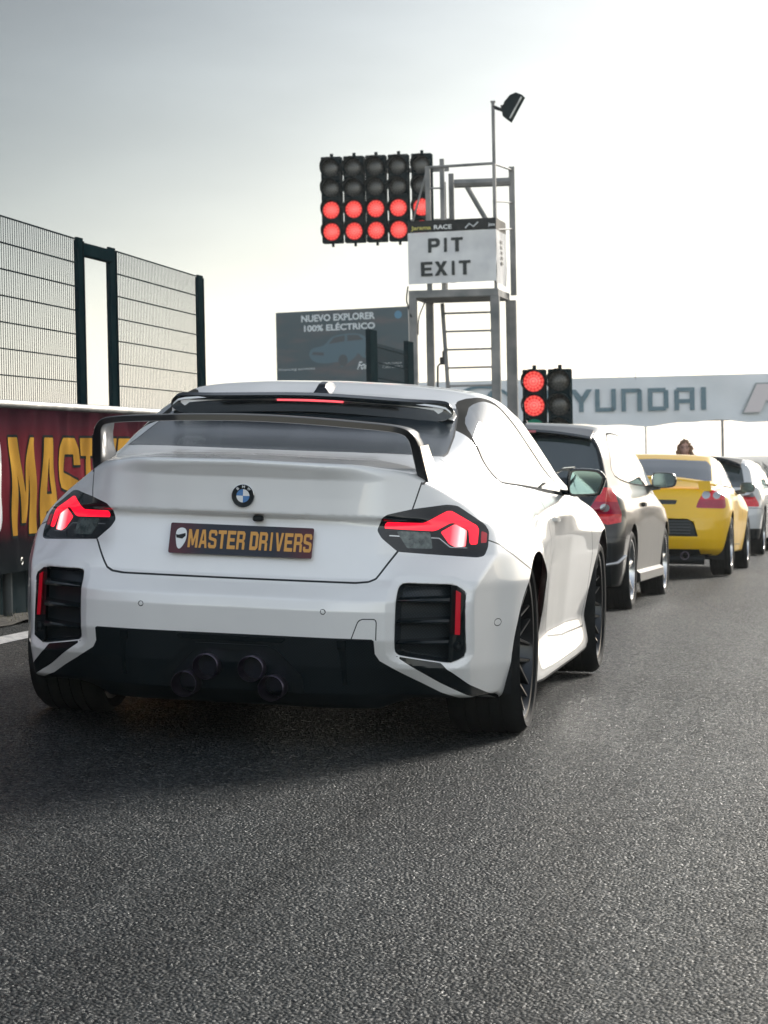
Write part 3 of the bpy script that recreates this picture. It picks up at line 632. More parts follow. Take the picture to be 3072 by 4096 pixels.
    b.sweep(secs); b.build('roof_antenna', M['black'], root, True)
    # roof spoiler: painted top, black ring with a slot, brake light
    zr = lambda x: 1.2665 - .030 * (abs(x) / .56) ** 2.2
    b = MB(); secs = []
    for x in np.linspace(-.575, .575, 41):
        e = max(0, (abs(x) - .53) / .045); d = e * e * .022
        L = [(x, .60, float(CH(abs(x), .60)) + .0015 - d * .5), (x, .45, float(CH(abs(x), .45)) + .010 - d), (x, .36, zr(x) + .014 - d), (x, .30 + e * .02, zr(x) + .004 - d), (x, .298 + e * .02, zr(x) - .003 - d), (x, .308 + e * .02, zr(x) - .006 - d), (x, .310 + e * .02, zr(x) - .040 - d * .3), (x, .60, float(CH(abs(x), .60)) - .02 - d)]
        secs.append(L)
    b.sweep(secs); b.build('roof_spoiler', M['white'], root, True)
    sp = [c for c in root.children if c.name.startswith('roof_spoiler')][0]
    outer = smooth_line([(-.578, 1.216), (-.567, 1.243), (-.53, 1.254), (-.4, 1.257), (0, 1.2695), (.4, 1.257), (.53, 1.254), (.567, 1.243), (.578, 1.216), (.560, 1.196), (.515, 1.183), (.35, 1.192), (0, 1.205), (-.35, 1.192), (-.515, 1.183), (-.560, 1.196)], 4, True)
    inner = smooth_line([(-.515, 1.229), (-.510, 1.2355), (-.48, 1.237), (-.35, 1.242), (0, 1.254), (.35, 1.242), (.48, 1.237), (.510, 1.2355), (.515, 1.229), (.50, 1.2265), (.44, 1.2300), (.30, 1.2375), (0, 1.2455), (-.30, 1.2375), (-.44, 1.2300), (-.50, 1.2265)], 4, True)
    b = MB(); n = len(outer); y0, y1 = .285, .325
    V = [(p[0], y0 + .03 * (abs(p[0]) / .57) ** 4, p[1]) for p in outer] + [(p[0], y0 + .006 + .03 * (abs(p[0]) / .57) ** 4, p[1]) for p in inner] + [(p[0] * .985, y1, p[1] + .012) for p in outer] + [(p[0], y1, p[1] + .012) for p in inner]
    b.add(V, [q for i in range(n) for j in [(i + 1) % n] for q in ((i, j, n + j, n + i), (i, 2 * n + i, 2 * n + j, j), (n + i, n + j, 3 * n + j, 3 * n + i), (2 * n + i, 3 * n + i, 3 * n + j, 2 * n + j))])
    b.build('spoiler_ring', M['black'], sp, True)
    b = MB(); secs = []
    for x in np.linspace(-.135, .135, 25): z = 1.2515 - .0088 * (abs(x) / .3) ** 2 - .002; secs.append([(x, .291, z + .0042), (x, .300, z + .0045), (x, .300, z - .0055), (x, .291, z - .0052)])
    b.sweep(secs); b.build('high_brake_light', M['red_led'], sp, False)
    b = MB(); b.sweep([[(x, .262, 1.2445 - .0088 * (abs(x) / .3) ** 2), (x, .30, 1.2475 - .0088 * (abs(x) / .3) ** 2), (x, .30, 1.240 - .0088 * (abs(x) / .3) ** 2), (x, .268, 1.2395 - .0088 * (abs(x) / .3) ** 2)] for x in np.linspace(-.36, .36, 31)]); b.build('spoiler_lip', M['black'], sp, True)
    b = MB(); secs = []
    for x in (-.012, .0, .024): secs.append([(x, .2925, 1.256), (x, .40, 1.262), (x, .40, 1.242), (x, .2925, 1.240)])
    b.sweep(secs); b.build('spoiler_strut', M['red'], sp, False)
    # rear wing: one swept foil from foot to foot
    path = [(.612, .955, -.60, -.28), (.605, 1.00, -.635, -.36), (.597, 1.05, -.668, -.44), (.589, 1.095, -.70, -.49), (.576, 1.122, -.72, -.52), (.552, 1.139, -.733, -.545), (.50, 1.148, -.738, -.56), (.40, 1.155, -.742, -.568), (.2, 1.165, -.748, -.574), (0, 1.169, -.75, -.576)]
    P = [(x, z, a, c) for x, z, a, c in path]; P = P + [(-x, z, a, c) for x, z, a, c in path[-2::-1]]; P = smooth_line(P, 4); ctr = np.array([[p[0], p[1]] for p in P]); T = np.gradient(ctr, axis=0); T /= np.linalg.norm(T, axis=1)[:, None]
    b = MB(); secs = []
    for i, p in enumerate(P):
        n_ = np.array([T[i][1], -T[i][0]]); n_ = n_ if n_[1] > 0 or abs(n_[1]) < 1e-6 else n_
        th2 = .0125 + .005 * np.clip((1.14 - p[1]) / .06, 0, 1); L = []
        for u, o in ((0, -.8), (0, .8), (.04, 1.), (.35, .9), (.8, .5), (1, .1), (1, -.1), (.8, -.5), (.35, -.9), (.04, -1)):
            yy = p[2] + u * (p[3] - p[2]); L.append((p[0] - n_[0] * o * th2, yy, p[1] - n_[1] * o * th2 + .012 * u * (1 if p[1] > 1.12 else 0)))
        secs.append(L)
    b.sweep(secs); b.build('rear_wing', M['carbon_gloss'], root, True)
    for s in (1, -1):                              # glossy flat side of each wing leg
        b = MB(); L = [(-.597, .962), (-.285, .962), (-.365, 1.005), (-.445, 1.055), (-.50, 1.095), (-.69, 1.088), (-.664, 1.048), (-.632, 1.0)]
        xo = lambda z: .612 - (z - .955) * .165 + .0200
        b.prism(L, 1, lambda y, z, w: (s * (xo(z) - .004 * (1 - w)), y, z)); b.build('wing_side', M['gloss'], root, False)
    # mirrors
    for s in (1, -1):
        mo = MB()
        secs = []
        for t, (sc, yy) in enumerate(((.90, 1.685), (.99, 1.695), (1.0, 1.72), (.95, 1.78), (.75, 1.84), (.4, 1.87))):
            L = [(.905, .885), (.93, .872), (1.03, .880), (1.05, .900), (1.068, .955), (1.062, .975), (1.03, .998), (.93, 1.000), (.90, .985), (.895, .93)]
            L = smooth_line(L, 3, True); c0 = np.array([.98, .935]); secs.append([(s * (c0[0] + (p[0] - c0[0]) * sc), yy, c0[1] + (p[1] - c0[1]) * sc) for p in L])
        mo.sweep(secs); mir = mo.build('wing_mirror', M['black'], root, True)
        g = MB(); L = smooth_line([(.915, .895), (.935, .885), (1.02, .892), (1.038, .905), (1.052, .955), (1.045, .972), (1.02, .986), (.94, .988), (.918, .975), (.912, .93)], 3, True)
        g.prism([tuple(p) for p in L], .004, lambda u, w, d: (s * u, 1.680 + d * 1.5, w)); g.build('mirror_glass', M['mirror'], mir, False)
        a = MB(); a.sweep([[(s * x, y, z), (s * x, y + .05, z), (s * x, y + .05, z - .018), (s * x, y, z - .022)] for x, y, z in ((.83, 1.78, .905), (.88, 1.75, .900), (.93, 1.72, .898))])
        a.sweep([[(s * x, 1.705, z), (s * x, 1.80, z + .004), (s * x, 1.80, z - .008), (s * x, 1.705, z - h)] for x, z, h in ((.845, .982, .006), (.87, .997, .010), (.92, 1.003, .02))]); a.build('mirror_arm', M['black'], mir, False)
        h = MB(); h.sweep([[(s * (.888 + o), y, z + .010), (s * (.912 + o), y, z + .007), (s * (.912 + o), y, z - .007), (s * (.888 + o), y, z - .010)] for y, z, o in ((1.11, .785, -.01), (1.14, .786, .004), (1.30, .781, .006), (1.33, .779, -.01))]); h.build('door_handle', M['white'], root, True)
        for y, R_, w_, rr in ((0, .330, .285, .2745), (2.747, .322, .275, .253)):
            make_wheel('wheel', root, R_, w_, rr, M['rim'], 'y', s, (s * ((.968 if y else .945) - w_ / 2 + .006), y, R_ - .004), .032, 10)
    return root
M['plate'] = None
def plate_material():
    m = mat('plate_print', (.02, .02, .03), .35, 0, .2, .3); t, b, N = nodes(m); tc = N('ShaderNodeTexCoord'); n = N('ShaderNodeTexNoise'); n.inputs['Scale'].default_value = 14
    s = N('ShaderNodeSeparateXYZ'); a = N('ShaderNodeMath', operation='ABSOLUTE'); mr = N('ShaderNodeMapRange'); mr.inputs['From Min'].default_value = .12; mr.inputs['From Max'].default_value = .27; mr.inputs['To Max'].default_value = .75
    mu = N('ShaderNodeMath', operation='MULTIPLY'); r = N('ShaderNodeValToRGB'); r.color_ramp.elements[0].color = (.003, .007, .016, 1); r.color_ramp.elements[1].color = (.07, .004, .010, 1); r.color_ramp.elements[1].position = .6
    t.links.new(tc.outputs['Object'], s.inputs[0]); t.links.new(s.outputs['X'], a.inputs[0]); t.links.new(a.outputs[0], mr.inputs['Value']); t.links.new(tc.outputs['Object'], n.inputs['Vector'])
    t.links.new(mr.outputs[0], mu.inputs[0]); t.links.new(n.outputs['Fac'], mu.inputs[1]); mm = N('ShaderNodeMath', operation='MULTIPLY'); mm.inputs[1].default_value = 1.6; t.links.new(mu.outputs[0], mm.inputs[0])
    t.links.new(mm.outputs[0], r.inputs['Fac']); t.links.new(r.outputs[0], b.inputs['Base Color']); return m
M['plate'] = plate_material()
M['print_white'] = mat('white_print', (.72, .74, .74), .4, 0, .3)
M['blue'] = mat('blue_enamel', (.02, .16, .42), .2, 0, .6)
M['carbon_gloss'] = carbon('wing_carbon', (.003, .005, .007)); nodes(M['carbon_gloss'])[1].inputs['Coat Weight'].default_value = .5; nodes(M['carbon_gloss'])[1].inputs['Metallic'].default_value = 0; nodes(M['carbon_gloss'])[1].inputs['Roughness'].default_value = .5
M['gloss'] = mat('lacquered_carbon', (.02, .022, .024), .06, 0, 1., .8)
M['mirror'] = mat('mirror_glass', (.16, .23, .23), .03, 1)
M['red_led'] = mat('led_brake_bar', (.9, .1, .12), .3, 0, .5, emit=(1, .04, .07), es=.7)
coupe()
# ================================================================ ground and track edge
def bank_at(y): return np.interp(y, [-1e3, 4, 12, 1e4], [math.tan(BANK), math.tan(BANK), .032, .02])
def gz(x, y):
    x = np.asarray(x, float); y = np.asarray(y, float)
    g = np.interp(y, [-1e3, 2, 5, 10, 16.6, 24, 34, 60, 150, 500, 3000], [0, 0, -.045, -.17, -.238, -.345, -.49, -.90, -2.3, -5, -8])
    return g - bank_at(y) * np.clip(x, -14, 14)
def sheet(name, xs, ys, m, lift=0., kind='structure', wob=0.):
    X, Y = np.meshgrid(xs, ys, indexing='ij') if not callable(xs) else (None, None)
    Z = gz(X, Y) + lift + (rng.normal(0, wob, X.shape) if wob else 0)
    n, k = X.shape; v = np.stack([X, Y, Z], -1).reshape(-1, 3)
    f = [(i * k + j, (i + 1) * k + j, (i + 1) * k + j + 1, i * k + j + 1) for i in range(n - 1) for j in range(k - 1)]
    return tag(mesh(name, v, f, m), kind=kind)
def asphalt():
    m = mat('asphalt', (.05, .05, .05), .62, spec=.10); t, b, N = nodes(m); tc = N('ShaderNodeTexCoord'); Lk = t.links.new
    vo = N('ShaderNodeTexVoronoi'); vo.inputs['Scale'].default_value = 105; vo.inputs['Randomness'].default_value = 1
    vo2 = N('ShaderNodeTexVoronoi'); vo2.inputs['Scale'].default_value = 165
    nz = N('ShaderNodeTexNoise'); nz.inputs['Scale'].default_value = 26; nz.inputs['Detail'].default_value = 7; nz.inputs['Roughness'].default_value = .8
    big = N('ShaderNodeTexNoise'); big.inputs['Scale'].default_value = .7; big.inputs['Detail'].default_value = 6
    for q in (vo, vo2, nz, big): Lk(tc.outputs['Object'], q.inputs['Vector'])
    def stones(v):
        """each cell is one chip: its own grey, dark binder between the chips"""
        sp = N('ShaderNodeSeparateColor'); Lk(v.outputs['Color'], sp.inputs[0]); r = N('ShaderNodeValToRGB'); r.color_ramp.interpolation = 'LINEAR'; e = r.color_ramp.elements
        e[0].position = .0; e[0].color = (.003, .007, .009, 1); e[1].position = .55; e[1].color = (.016, .023, .026, 1)
        for p, c in ((.80, (.044, .052, .054, 1)), (.95, (.24, .235, .22, 1))): q = e.new(p); q.color = c
        Lk(sp.outputs[0], r.inputs['Fac']); m_ = N('ShaderNodeMapRange'); m_.inputs['From Min'].default_value = .28; m_.inputs['From Max'].default_value = .62; m_.inputs['To Min'].default_value = 1; m_.inputs['To Max'].default_value = .25
        Lk(v.outputs['Distance'], m_.inputs['Value']); x = N('ShaderNodeMix', data_type='RGBA', blend_type='MULTIPLY'); x.inputs['Factor'].default_value = 1; c = N('ShaderNodeCombineColor'); [Lk(m_.outputs[0], c.inputs[i]) for i in range(3)]
        Lk(r.outputs[0], x.inputs['A']); Lk(c.outputs[0], x.inputs['B']); return x, sp
    xa, sp = stones(vo); xb, _sp = stones(vo2); av = N('ShaderNodeMix', data_type='RGBA'); av.inputs['Factor'].default_value = .25; Lk(xa.outputs['Result'], av.inputs['A']); Lk(xb.outputs['Result'], av.inputs['B'])
    mx = N('ShaderNodeMix', data_type='RGBA', blend_type='MULTIPLY'); mx.inputs['Factor'].default_value = 1
    mr = N('ShaderNodeMapRange'); mr.inputs['From Min'].default_value = .3; mr.inputs['From Max'].default_value = .7; mr.inputs['To Min'].default_value = .6; mr.inputs['To Max'].default_value = 1.45
    Lk(nz.outputs['Fac'], mr.inputs['Value']); mb = N('ShaderNodeMath', operation='MULTIPLY'); mrb = N('ShaderNodeMapRange'); mrb.inputs['To Min'].default_value = .7; mrb.inputs['To Max'].default_value = 1.3
    Lk(big.outputs['Fac'], mrb.inputs['Value']); mps = N('ShaderNodeMapping'); mps.inputs['Scale'].default_value = (3.2, .10, 1); mps.inputs['Rotation'].default_value = (0, 0, .02); st_ = N('ShaderNodeTexNoise'); st_.inputs['Scale'].default_value = 1; st_.inputs['Detail'].default_value = 5; st_.inputs['Roughness'].default_value = .6
    Lk(tc.outputs['Object'], mps.inputs[0]); Lk(mps.outputs[0], st_.inputs['Vector']); ms = N('ShaderNodeMapRange'); ms.inputs['From Min'].default_value = .35; ms.inputs['From Max'].default_value = .62; ms.inputs['To Min'].default_value = .84; ms.inputs['To Max'].default_value = 1.15; Lk(st_.outputs['Fac'], ms.inputs['Value'])
    mb2 = N('ShaderNodeMath', operation='MULTIPLY'); Lk(mrb.outputs[0], mb2.inputs[0]); Lk(ms.outputs[0], mb2.inputs[1]); Lk(mr.outputs[0], mb.inputs[0]); Lk(mb2.outputs[0], mb.inputs[1])
    cc = N('ShaderNodeCombineColor'); [Lk(mb.outputs[0], cc.inputs[i]) for i in range(3)]
    Lk(av.outputs['Result'], mx.inputs['A']); Lk(cc.outputs[0], mx.inputs['B']); Lk(mx.outputs['Result'], b.inputs['Base Color'])
    h = N('ShaderNodeMath', operation='MULTIPLY_ADD'); h.inputs[1].default_value = -1.4; Lk(vo.outputs['Distance'], h.inputs[0])
    h2 = N('ShaderNodeMath', operation='MULTIPLY_ADD'); h2.inputs[1].default_value = .8; Lk(sp.outputs[2], h2.inputs[0]); h3 = N('ShaderNodeMath', operation='MULTIPLY_ADD'); h3.inputs[1].default_value = .35; Lk(nz.outputs['Fac'], h3.inputs[0]); Lk(h3.outputs[0], h2.inputs[2]); Lk(h2.outputs[0], h.inputs[2])
    h4 = N('ShaderNodeMath', operation='MULTIPLY'); h4.inputs[1].default_value = .3; Lk(vo2.outputs['Distance'], h4.inputs[0]); Lk(h4.outputs[0], h3.inputs[2])
    bp = N('ShaderNodeBump'); bp.inputs['Strength'].default_value = 1; bp.inputs['Distance'].default_value = .006; Lk(h.outputs[0], bp.inputs['Height']); Lk(bp.outputs[0], b.inputs['Normal'])
    rr = N('ShaderNodeMapRange'); rr.inputs['To Min'].default_value = .25; rr.inputs['To Max'].default_value = .70; Lk(sp.outputs[1], rr.inputs['Value']); Lk(rr.outputs[0], b.inputs['Roughness'])
    si = N('ShaderNodeMath', operation='MULTIPLY'); si.inputs[1].default_value = .085; sj = N('ShaderNodeMath', operation='MULTIPLY'); Lk(ms.outputs[0], sj.inputs[0]); Lk(mrb.outputs[0], sj.inputs[1]); Lk(sj.outputs[0], si.inputs[0]); Lk(si.outputs[0], b.inputs['Specular IOR Level']); b.inputs['Specular Tint'].default_value = (.74, .93, 1, 1)
    return m
M['asphalt'] = asphalt()
ex = lambda a, b, n: list(np.linspace(a, b, n))
sheet('ground', [-900, -300, -100, -40, -14] + ex(-12, 12, 49) + [14, 40, 100, 300, 900], [-60, -20] + ex(-12, 40, 105) + ex(42, 160, 40) + [200, 300, 500, 900, 1800], M['asphalt'])
WX = lambda y: -2.70 - .037 * (y - 5.2)            # line of the track-side wall
def strip(name, o0, o1, y0, y1, n, m, lift, kind='structure', nx=2, wob=0.):
    ys = np.linspace(y0, y1, n); os_ = np.linspace(o0, o1, nx); v = []
    for y in ys:
        for o in os_: x = WX(y) + o; v.append((x, y, float(gz(x, y)) + lift + (abs(rng.normal(0, wob)) if wob else 0)))
    f = [(i * nx + j, i * nx + j + 1, (i + 1) * nx + j + 1, (i + 1) * nx + j) for i in range(n - 1) for j in range(nx - 1)]
    return tag(mesh(name, v, f, m), kind=kind)
M['line'] = vary(mat('road_paint', (.7, .7, .68), .6), (.34, .35, .35), (.78, .77, .74), 22, 6, .5, 120)
M['dirt'] = vary(mat('dirt', (.1, .09, .07), .95), (.035, .035, .03), (.16, .145, .115), 30, 6, 1., 60, .02)
strip('edge_line', .42, .57, -12, 60, 145, M['line'], .004)
strip('verge', -.9, .22, -8, 60, 220, M['dirt'], .004, nx=14, wob=.008)
strip('roadside_dirt', -7, -.9, -8, 60, 80, M['dirt'], .006, nx=6, wob=.0)
# low weeds and litter on the verge
b = MB(); 
for k in range(900):
    y = rng.uniform(1.5, 10); x = WX(y) + rng.uniform(-.28, .18) ; z = float(gz(x, y)); a = rng.uniform(0, 6.28); h = rng.uniform(.01, .05); w = .004
    dx, dy = math.cos(a), math.sin(a); b.add([(x - dy * w, y + dx * w, z), (x + dy * w, y - dx * w, z), (x + dx * h * .6, y + dy * h * .6, z + h)], [(0, 1, 2)])
M['weed'] = vary(mat('weed', (.06, .1, .03), .8), (.05, .06, .025), (.16, .14, .07), 9)
tag(b.build('verge_weeds', M['weed']), 'sparse dry weeds and crumbs at the foot of the banner wall', 'weeds', kind='stuff')
# ================================================================ wall with printed banner
M['wall'] = vary(mat('wall_panel', (.05, .06, .07), .9, 0, spec=.0), (.022, .032, .036), (.05, .062, .066), 1.6, 5, .2, 20)
M['galv'] = vary(mat('galvanised', (.42, .43, .43), .45, .6), (.28, .29, .29), (.5, .5, .49), 5, 4)
M['tower_post'] = vary(mat('dull_post', (.1, .11, .11), .8, 0, spec=.1), (.05, .06, .06), (.10, .11, .11), 5)
M['post'] = vary(mat('green_black_post', (.008, .022, .026), .95, 0, spec=.0), (.004, .014, .018), (.009, .022, .026), 4)
Y0, Y1 = -7., 12.3
wall = thing('track_wall', 'dark panelled track-side wall with a pale pipe rail along its top', 'wall', (WX(0), 0, 0))
def wbuild(b, name, m, parent, smooth=False):
    b.v = [(p[0] - WX(0), p[1], p[2]) for p in b.v]; return b.build(name, m, parent, smooth)
b = MB(); 
for y in np.arange(Y0, Y1, 2.1): b.box((WX(y + 1.05) - .16, y + 1.05, .66), (.10, 2.08, 1.30), Matrix.Rotation(.037, 3, 'Z'), .008)
wbuild(b, 'wall_panel', M['wall'], wall)
b = MB(); b.tube([(WX(y), y, 1.362) for y in np.linspace(Y0, Y1, 30)], .026, 12); wbuild(b, 'top_rail', M['galv'], wall, True)
for y in (-5.2, -2.8, -.4, 2.0, 4.98, 7.3, 9.7):
    b = MB(); b.tube([(WX(y) - .05, y, -.1), (WX(y) - .05, y, 1.34)], .028, 12); wbuild(b, 'wall_post', M['tower_post'], wall, True)
ban = thing('wall_banner', 'maroon and black cloth banner with tall gold lettering hung along the wall', 'banner', (WX(0), 0, 0))
BT, BB = 1.335, .37
def ripple(y, z):
    return .006 * math.sin(y * 9 + 2 * math.sin(z * 3)) + .004 * math.sin(y * 23 + z * 5) + .006 * math.sin(z * 14 + 3 * math.sin(y * 4)) + .022 * math.exp(-((y * 2.05) % 1 - .5) ** 2 * 18) * math.exp(-(BT - z) * 7)
def bp_(y, z, d=0.): return (WX(y) + .03 + ripple(y, z) + d - WX(0), y, z)
b = MB(); ys = np.arange(Y0, Y1 + .01, .035); zs = np.linspace(BB, BT, 30)
b.add([bp_(y, z) for y in ys for z in zs], [(i * 30 + j, (i + 1) * 30 + j, (i + 1) * 30 + j + 1, i * 30 + j + 1) for i in range(len(ys) - 1) for j in range(29)])
m = mat('banner_cloth', (.1, .02, .03), .9, 0, 0, .0); t, bb, N = nodes(m); tc = N('ShaderNodeTexCoord'); sx = N('ShaderNodeSeparateXYZ'); mr = N('ShaderNodeMapRange'); mr.inputs['From Min'].default_value = BB; mr.inputs['From Max'].default_value = BT
r = N('ShaderNodeValToRGB'); e = r.color_ramp.elements; e[0].position = .0; e[0].color = (.016, .020, .022, 1); e[1].position = 1; e[1].color = (.022, .008, .012, 1)
for p, c in ((.17, (.016, .015, .018, 1)), (.34, (.10, .014, .021, 1)), (.55, (.18, .028, .038, 1)), (.80, (.12, .022, .030, 1)), (.92, (.06, .018, .026, 1))): q = e.new(p); q.color = c
ns = N('ShaderNodeTexNoise'); ns.inputs['Scale'].default_value = 3; ns.inputs['Detail'].default_value = 5; ad = N('ShaderNodeMath', operation='MULTIPLY_ADD'); ad.inputs[1].default_value = .16
t.links.new(tc.outputs['Object'], sx.inputs[0]); t.links.new(tc.outputs['Object'], ns.inputs['Vector']); t.links.new(sx.outputs['Z'], mr.inputs['Value']); t.links.new(ns.outputs['Fac'], ad.inputs[0]); t.links.new(mr.outputs[0], ad.inputs[2])
sb = N('ShaderNodeMath', operation='SUBTRACT'); sb.inputs[1].default_value = .08; t.links.new(ad.outputs[0], sb.inputs[0]); t.links.new(sb.outputs[0], r.inputs['Fac']); t.links.new(r.outputs[0], bb.inputs['Base Color'])
cloth = b.build('banner_cloth', m, ban, True, False)
M['gold_cloth'] = vary(mat('gold_banner_print', (.6, .34, .07), .9, spec=.0), (.36, .19, .035), (.56, .31, .055), 3)
M['outline'] = mat('dark_banner_print', (.022, .03, .03), .9, spec=.0)
b = MB(); block_text(b, 'MASTER DRIVERS', 4.80, .58, .475, .05, lambda u, w: bp_(u, .585 + w, .003), .016); b.build('letter_outline', M['outline'], ban, True, False)
b = MB(); block_text(b, 'MASTER DRIVERS', 4.80, .58, .475, .05, lambda u, w: bp_(u, .585 + w, .006)); b.build('banner_lettering', M['gold_cloth'], ban, True, False)
b = MB(); hl = [(4.33 + p[0], .88 + p[1]) for p in [(-.25, .1), (-.2, .26), (0, .32), (.22, .26), (.31, .08), (.30, -.1), (.2, -.28), (.0, -.33), (-.16, -.24)]]
b.add([bp_(p[0], p[1], .006) for p in smooth_line(hl, 4, True)], [tuple(range(36))]); b.build('helmet_print', M['print_white'], ban, False)
for y in np.arange(.6, 11.8, 2.185):
    b = MB(); c = bp_(y + 4.98 - .6 - 2.185 * 2, .43, .005)
    b.lathe([(.004, .012), (.006, .018), (.004, .024), (-.01, .026)], c, 'x', 14); b.build('eyelet', M['chrome'], ban, True)
# ================================================================ mesh fence behind the wall
fence = thing('mesh_fence', 'tall dark green welded mesh fence with a door gap, standing behind the banner wall', 'fence', (WX(0) - .12, 0, 0))
FX = lambda y: WX(y) - .12
def fb(b, name, m, p=fence): b.v = [(q[0] - FX(0), q[1], q[2]) for q in b.v]; return b.build(name, m, p)
for y, w in ((-2.6, .17), (.9, .17), (4.1, .13), (7.13, .14), (8.04, .16), (11.09, .17)):
    b = MB(); b.box((FX(y), y, 1.22), (.016, w, 2.60)); b.box((FX(y), y - w / 2, 1.2), (.03, .014, 2.60)); b.box((FX(y), y + w / 2, 1.2), (.03, .014, 2.60)); fb(b, 'fence_post', M['post'])
b = MB(); b.box((FX(7.58), 7.58, 2.45), (.05, .72, .09), b=.006); fb(b, 'top_beam', M['post'])
for ya, yb in ((-2.5, .8), (1.0, 4.0), (4.2, 7.02), (8.16, 10.96)):
    b = MB()
    for y in np.arange(ya, yb, .05): b.box((FX(y), y, 1.82), (.0036, .0036, 1.37))
    for z in np.arange(2.505, 1.1, -.16):
        for d in (-.006, .006): b.box((FX((ya + yb) / 2) + d, (ya + yb) / 2, z), (.004, yb - ya, .006), Matrix.Rotation(.037, 3, 'Z'))
    fb(b, 'mesh_panel', M['post'])
far = thing('fence_section', 'short dark fence panel between two posts in front of the billboard', 'fence', (-3.8, 23, 0))
for y, w in ((23.1, .5), (26.85, .5)):
    b = MB(); b.box((WX(y) - .4 + 3.8, y - 23, 1.1), (.06, w, 3.0)); b.build('fence_post', M['post'], far)
b = MB()
for y in np.arange(23.3, 26.7, .05): b.box((WX(y) - .4 + 3.8, y - 23, 1.0), (.003, .003, 2.9))
for z in np.arange(2.4, -.3, -.2): b.box((WX(25) - .4 + 3.8, 2.0, z), (.01, 3.4, .012), Matrix.Rotation(.037, 3, 'Z'))
b.build('mesh_panel', M['post'], far)
# ================================================================ marshal tower
TX, TY = -4.22, 33.7
tower = thing('marshal_tower', 'grey steel marshal tower with ladder, guard rails and a raised platform', 'tower', (TX, TY, 0))
M['tower'] = vary(mat('tower_steel', (.26, .26, .25), .6, .15), (.13, .14, .14), (.30, .29, .275), 2.2, 6)
def tb(b, name, m=None, p=tower, smooth=False): b.v = [(q[0] - TX, q[1] - TY, q[2]) for q in b.v]; return b.build(name, m or M['tower'], p, smooth)
XL, XR, YF, YB = -4.95, -3.56, 33.76, 35.2
for x, y, w in ((XL, YF, .13), (XR, YF, .15), (XL + .06, YB, .13), (XR + .09, YB, .18)):
    b = MB(); b.box((x, y, 1.42), (w, .12, 4.4), b=.01); tb(b, 'leg')
b = MB(); b.box(((XL + XR) / 2, YF, 3.68), (1.52, .10, .13), b=.01); b.box(((XL + XR) / 2, YB, 3.68), (1.52, .10, .13), b=.01)
for x in (XL, XR): b.box((x, (YF + YB) / 2, 3.68), (.10, 1.5, .13), b=.01)
b.box(((XL + XR) / 2, (YF + YB) / 2, 3.62), (1.40, 1.42, .03)); 
tb(b, 'platform')
for x, y, z1, w in ((-4.66, YF, 5.82, .085), (XR + .02, YF, 5.83, .05), (-4.42, YF + .03, 5.94, .075), (XR + .14, YB, 5.92, .10), (XL + .35, YB, 5.7, .06)):
    b = MB(); b.box((x, y, (3.7 + z1) / 2), (w, .05, z1 - 3.7)); tb(b, 'rail_post')
for (x0, y0, z0), (x1, y1, z1), w in (((-4.70, YF, 5.80), (XR, YF, 5.83), .05), ((XR, YF, 5.83), (XR + .14, YB, 5.86), .04), ((-4.66, YF, 5.45), (-4.4, YF, 5.45), .03), ((-4.66, YF, 5.8), (-4.93, YF, 4.9), .035), ((-4.42, YB, 5.66), (XR + .12, YB, 5.66), .15), ((-4.2, YB, 5.6), (-3.78, YB, 4.85), .09), ((XR, YF, 4.72), (XR + .14, YB, 4.85), .03), ((XR, YF, 5.2), (XR + .14, YB, 5.3), .03)):
    b = MB(); b.tube([(x0, y0, z0), (x1, y1, z1)], w / 2, 8); tb(b, 'guard_rail', smooth=True)
lad = MB(); lad.tube([(-4.55, 34.4, 3.55), (-4.40, 34.2, 1.2)], .035, 8); lad.tube([(-3.70, 34.4, 3.55), (-3.55, 34.2, 1.2)], .035, 8); tb(lad, 'ladder_rail', smooth=True)
for k in range(9):
    z = 3.38 - .31 * k; b = MB(); b.box((-4.09 + .02 * k, 34.37 - .02 * k, z), (.86, .10, .032)); tb(b, 'rung')
b = MB(); b.tube(smooth_line([(-5.03, YF, 3.82), (-5.06, YF, 3.6), (-5.02, YF, 3.45), (-4.97, YF - .08, 3.3)], 5), .014, 6); b.tube(smooth_line([(-4.72, YF, 3.6), (-4.85, YF, 3.3), (-4.86, YF - .08, 3.0)], 5), .012, 6); tb(b, 'cable', M['trim'], smooth=True)
b = MB(); b.box((-4.68, YB, 2.62), (.10, .08, .10), b=.01); b.box((-4.66, YB, 2.72), (.05, .05, .12), b=.01); tb(b, 'junction_box', M['trim'])
b = MB(); b.tube([(-4.63, 34.1, 1.2), (-4.60, 34.1, 2.48), (-4.56, 34.12, 2.52), (-4.50, 34.15, 2.52)], .018, 8); tb(b, 'hand_rail', M['trim'], smooth=True)
# lamp on its mast
lampm = thing('flood_light', 'black flood lamp tilted on a thin mast above the tower', 'flood light', (-3.53, YF + .04, 4.7))
def ob(b, root, name, m, smooth=False): L = root.matrix_world.translation; b.v = [(q[0] - L[0], q[1] - L[1], q[2] - L[2]) for q in b.v]; return b.build(name, m, root, smooth)
b = MB(); b.box((-3.54, YF + .05, 5.78), (.055, .05, 2.14)); b.box((-3.54, YF + .05, 6.86), (.08, .07, .03)); ob(b, lampm, 'mast', M['tower'])
Rl = np.array(Matrix.Rotation(.52, 3, 'Y')); b = MB(); c0 = np.array([-3.20, YF + .05, 6.76])
prof = [(-.15, .0), (-.13, -.13), (-.06, -.22), (.05, -.235), (.075, -.235), (.075, .235), (.05, .235), (-.05, .225), (-.12, .14)]
b.sweep([[tuple(Rl @ np.array([p[0], yy, p[1]]) + c0) for p in prof] for yy in (-.17, .17)]); hd = ob(b, lampm, 'lamp_head', M['post'])
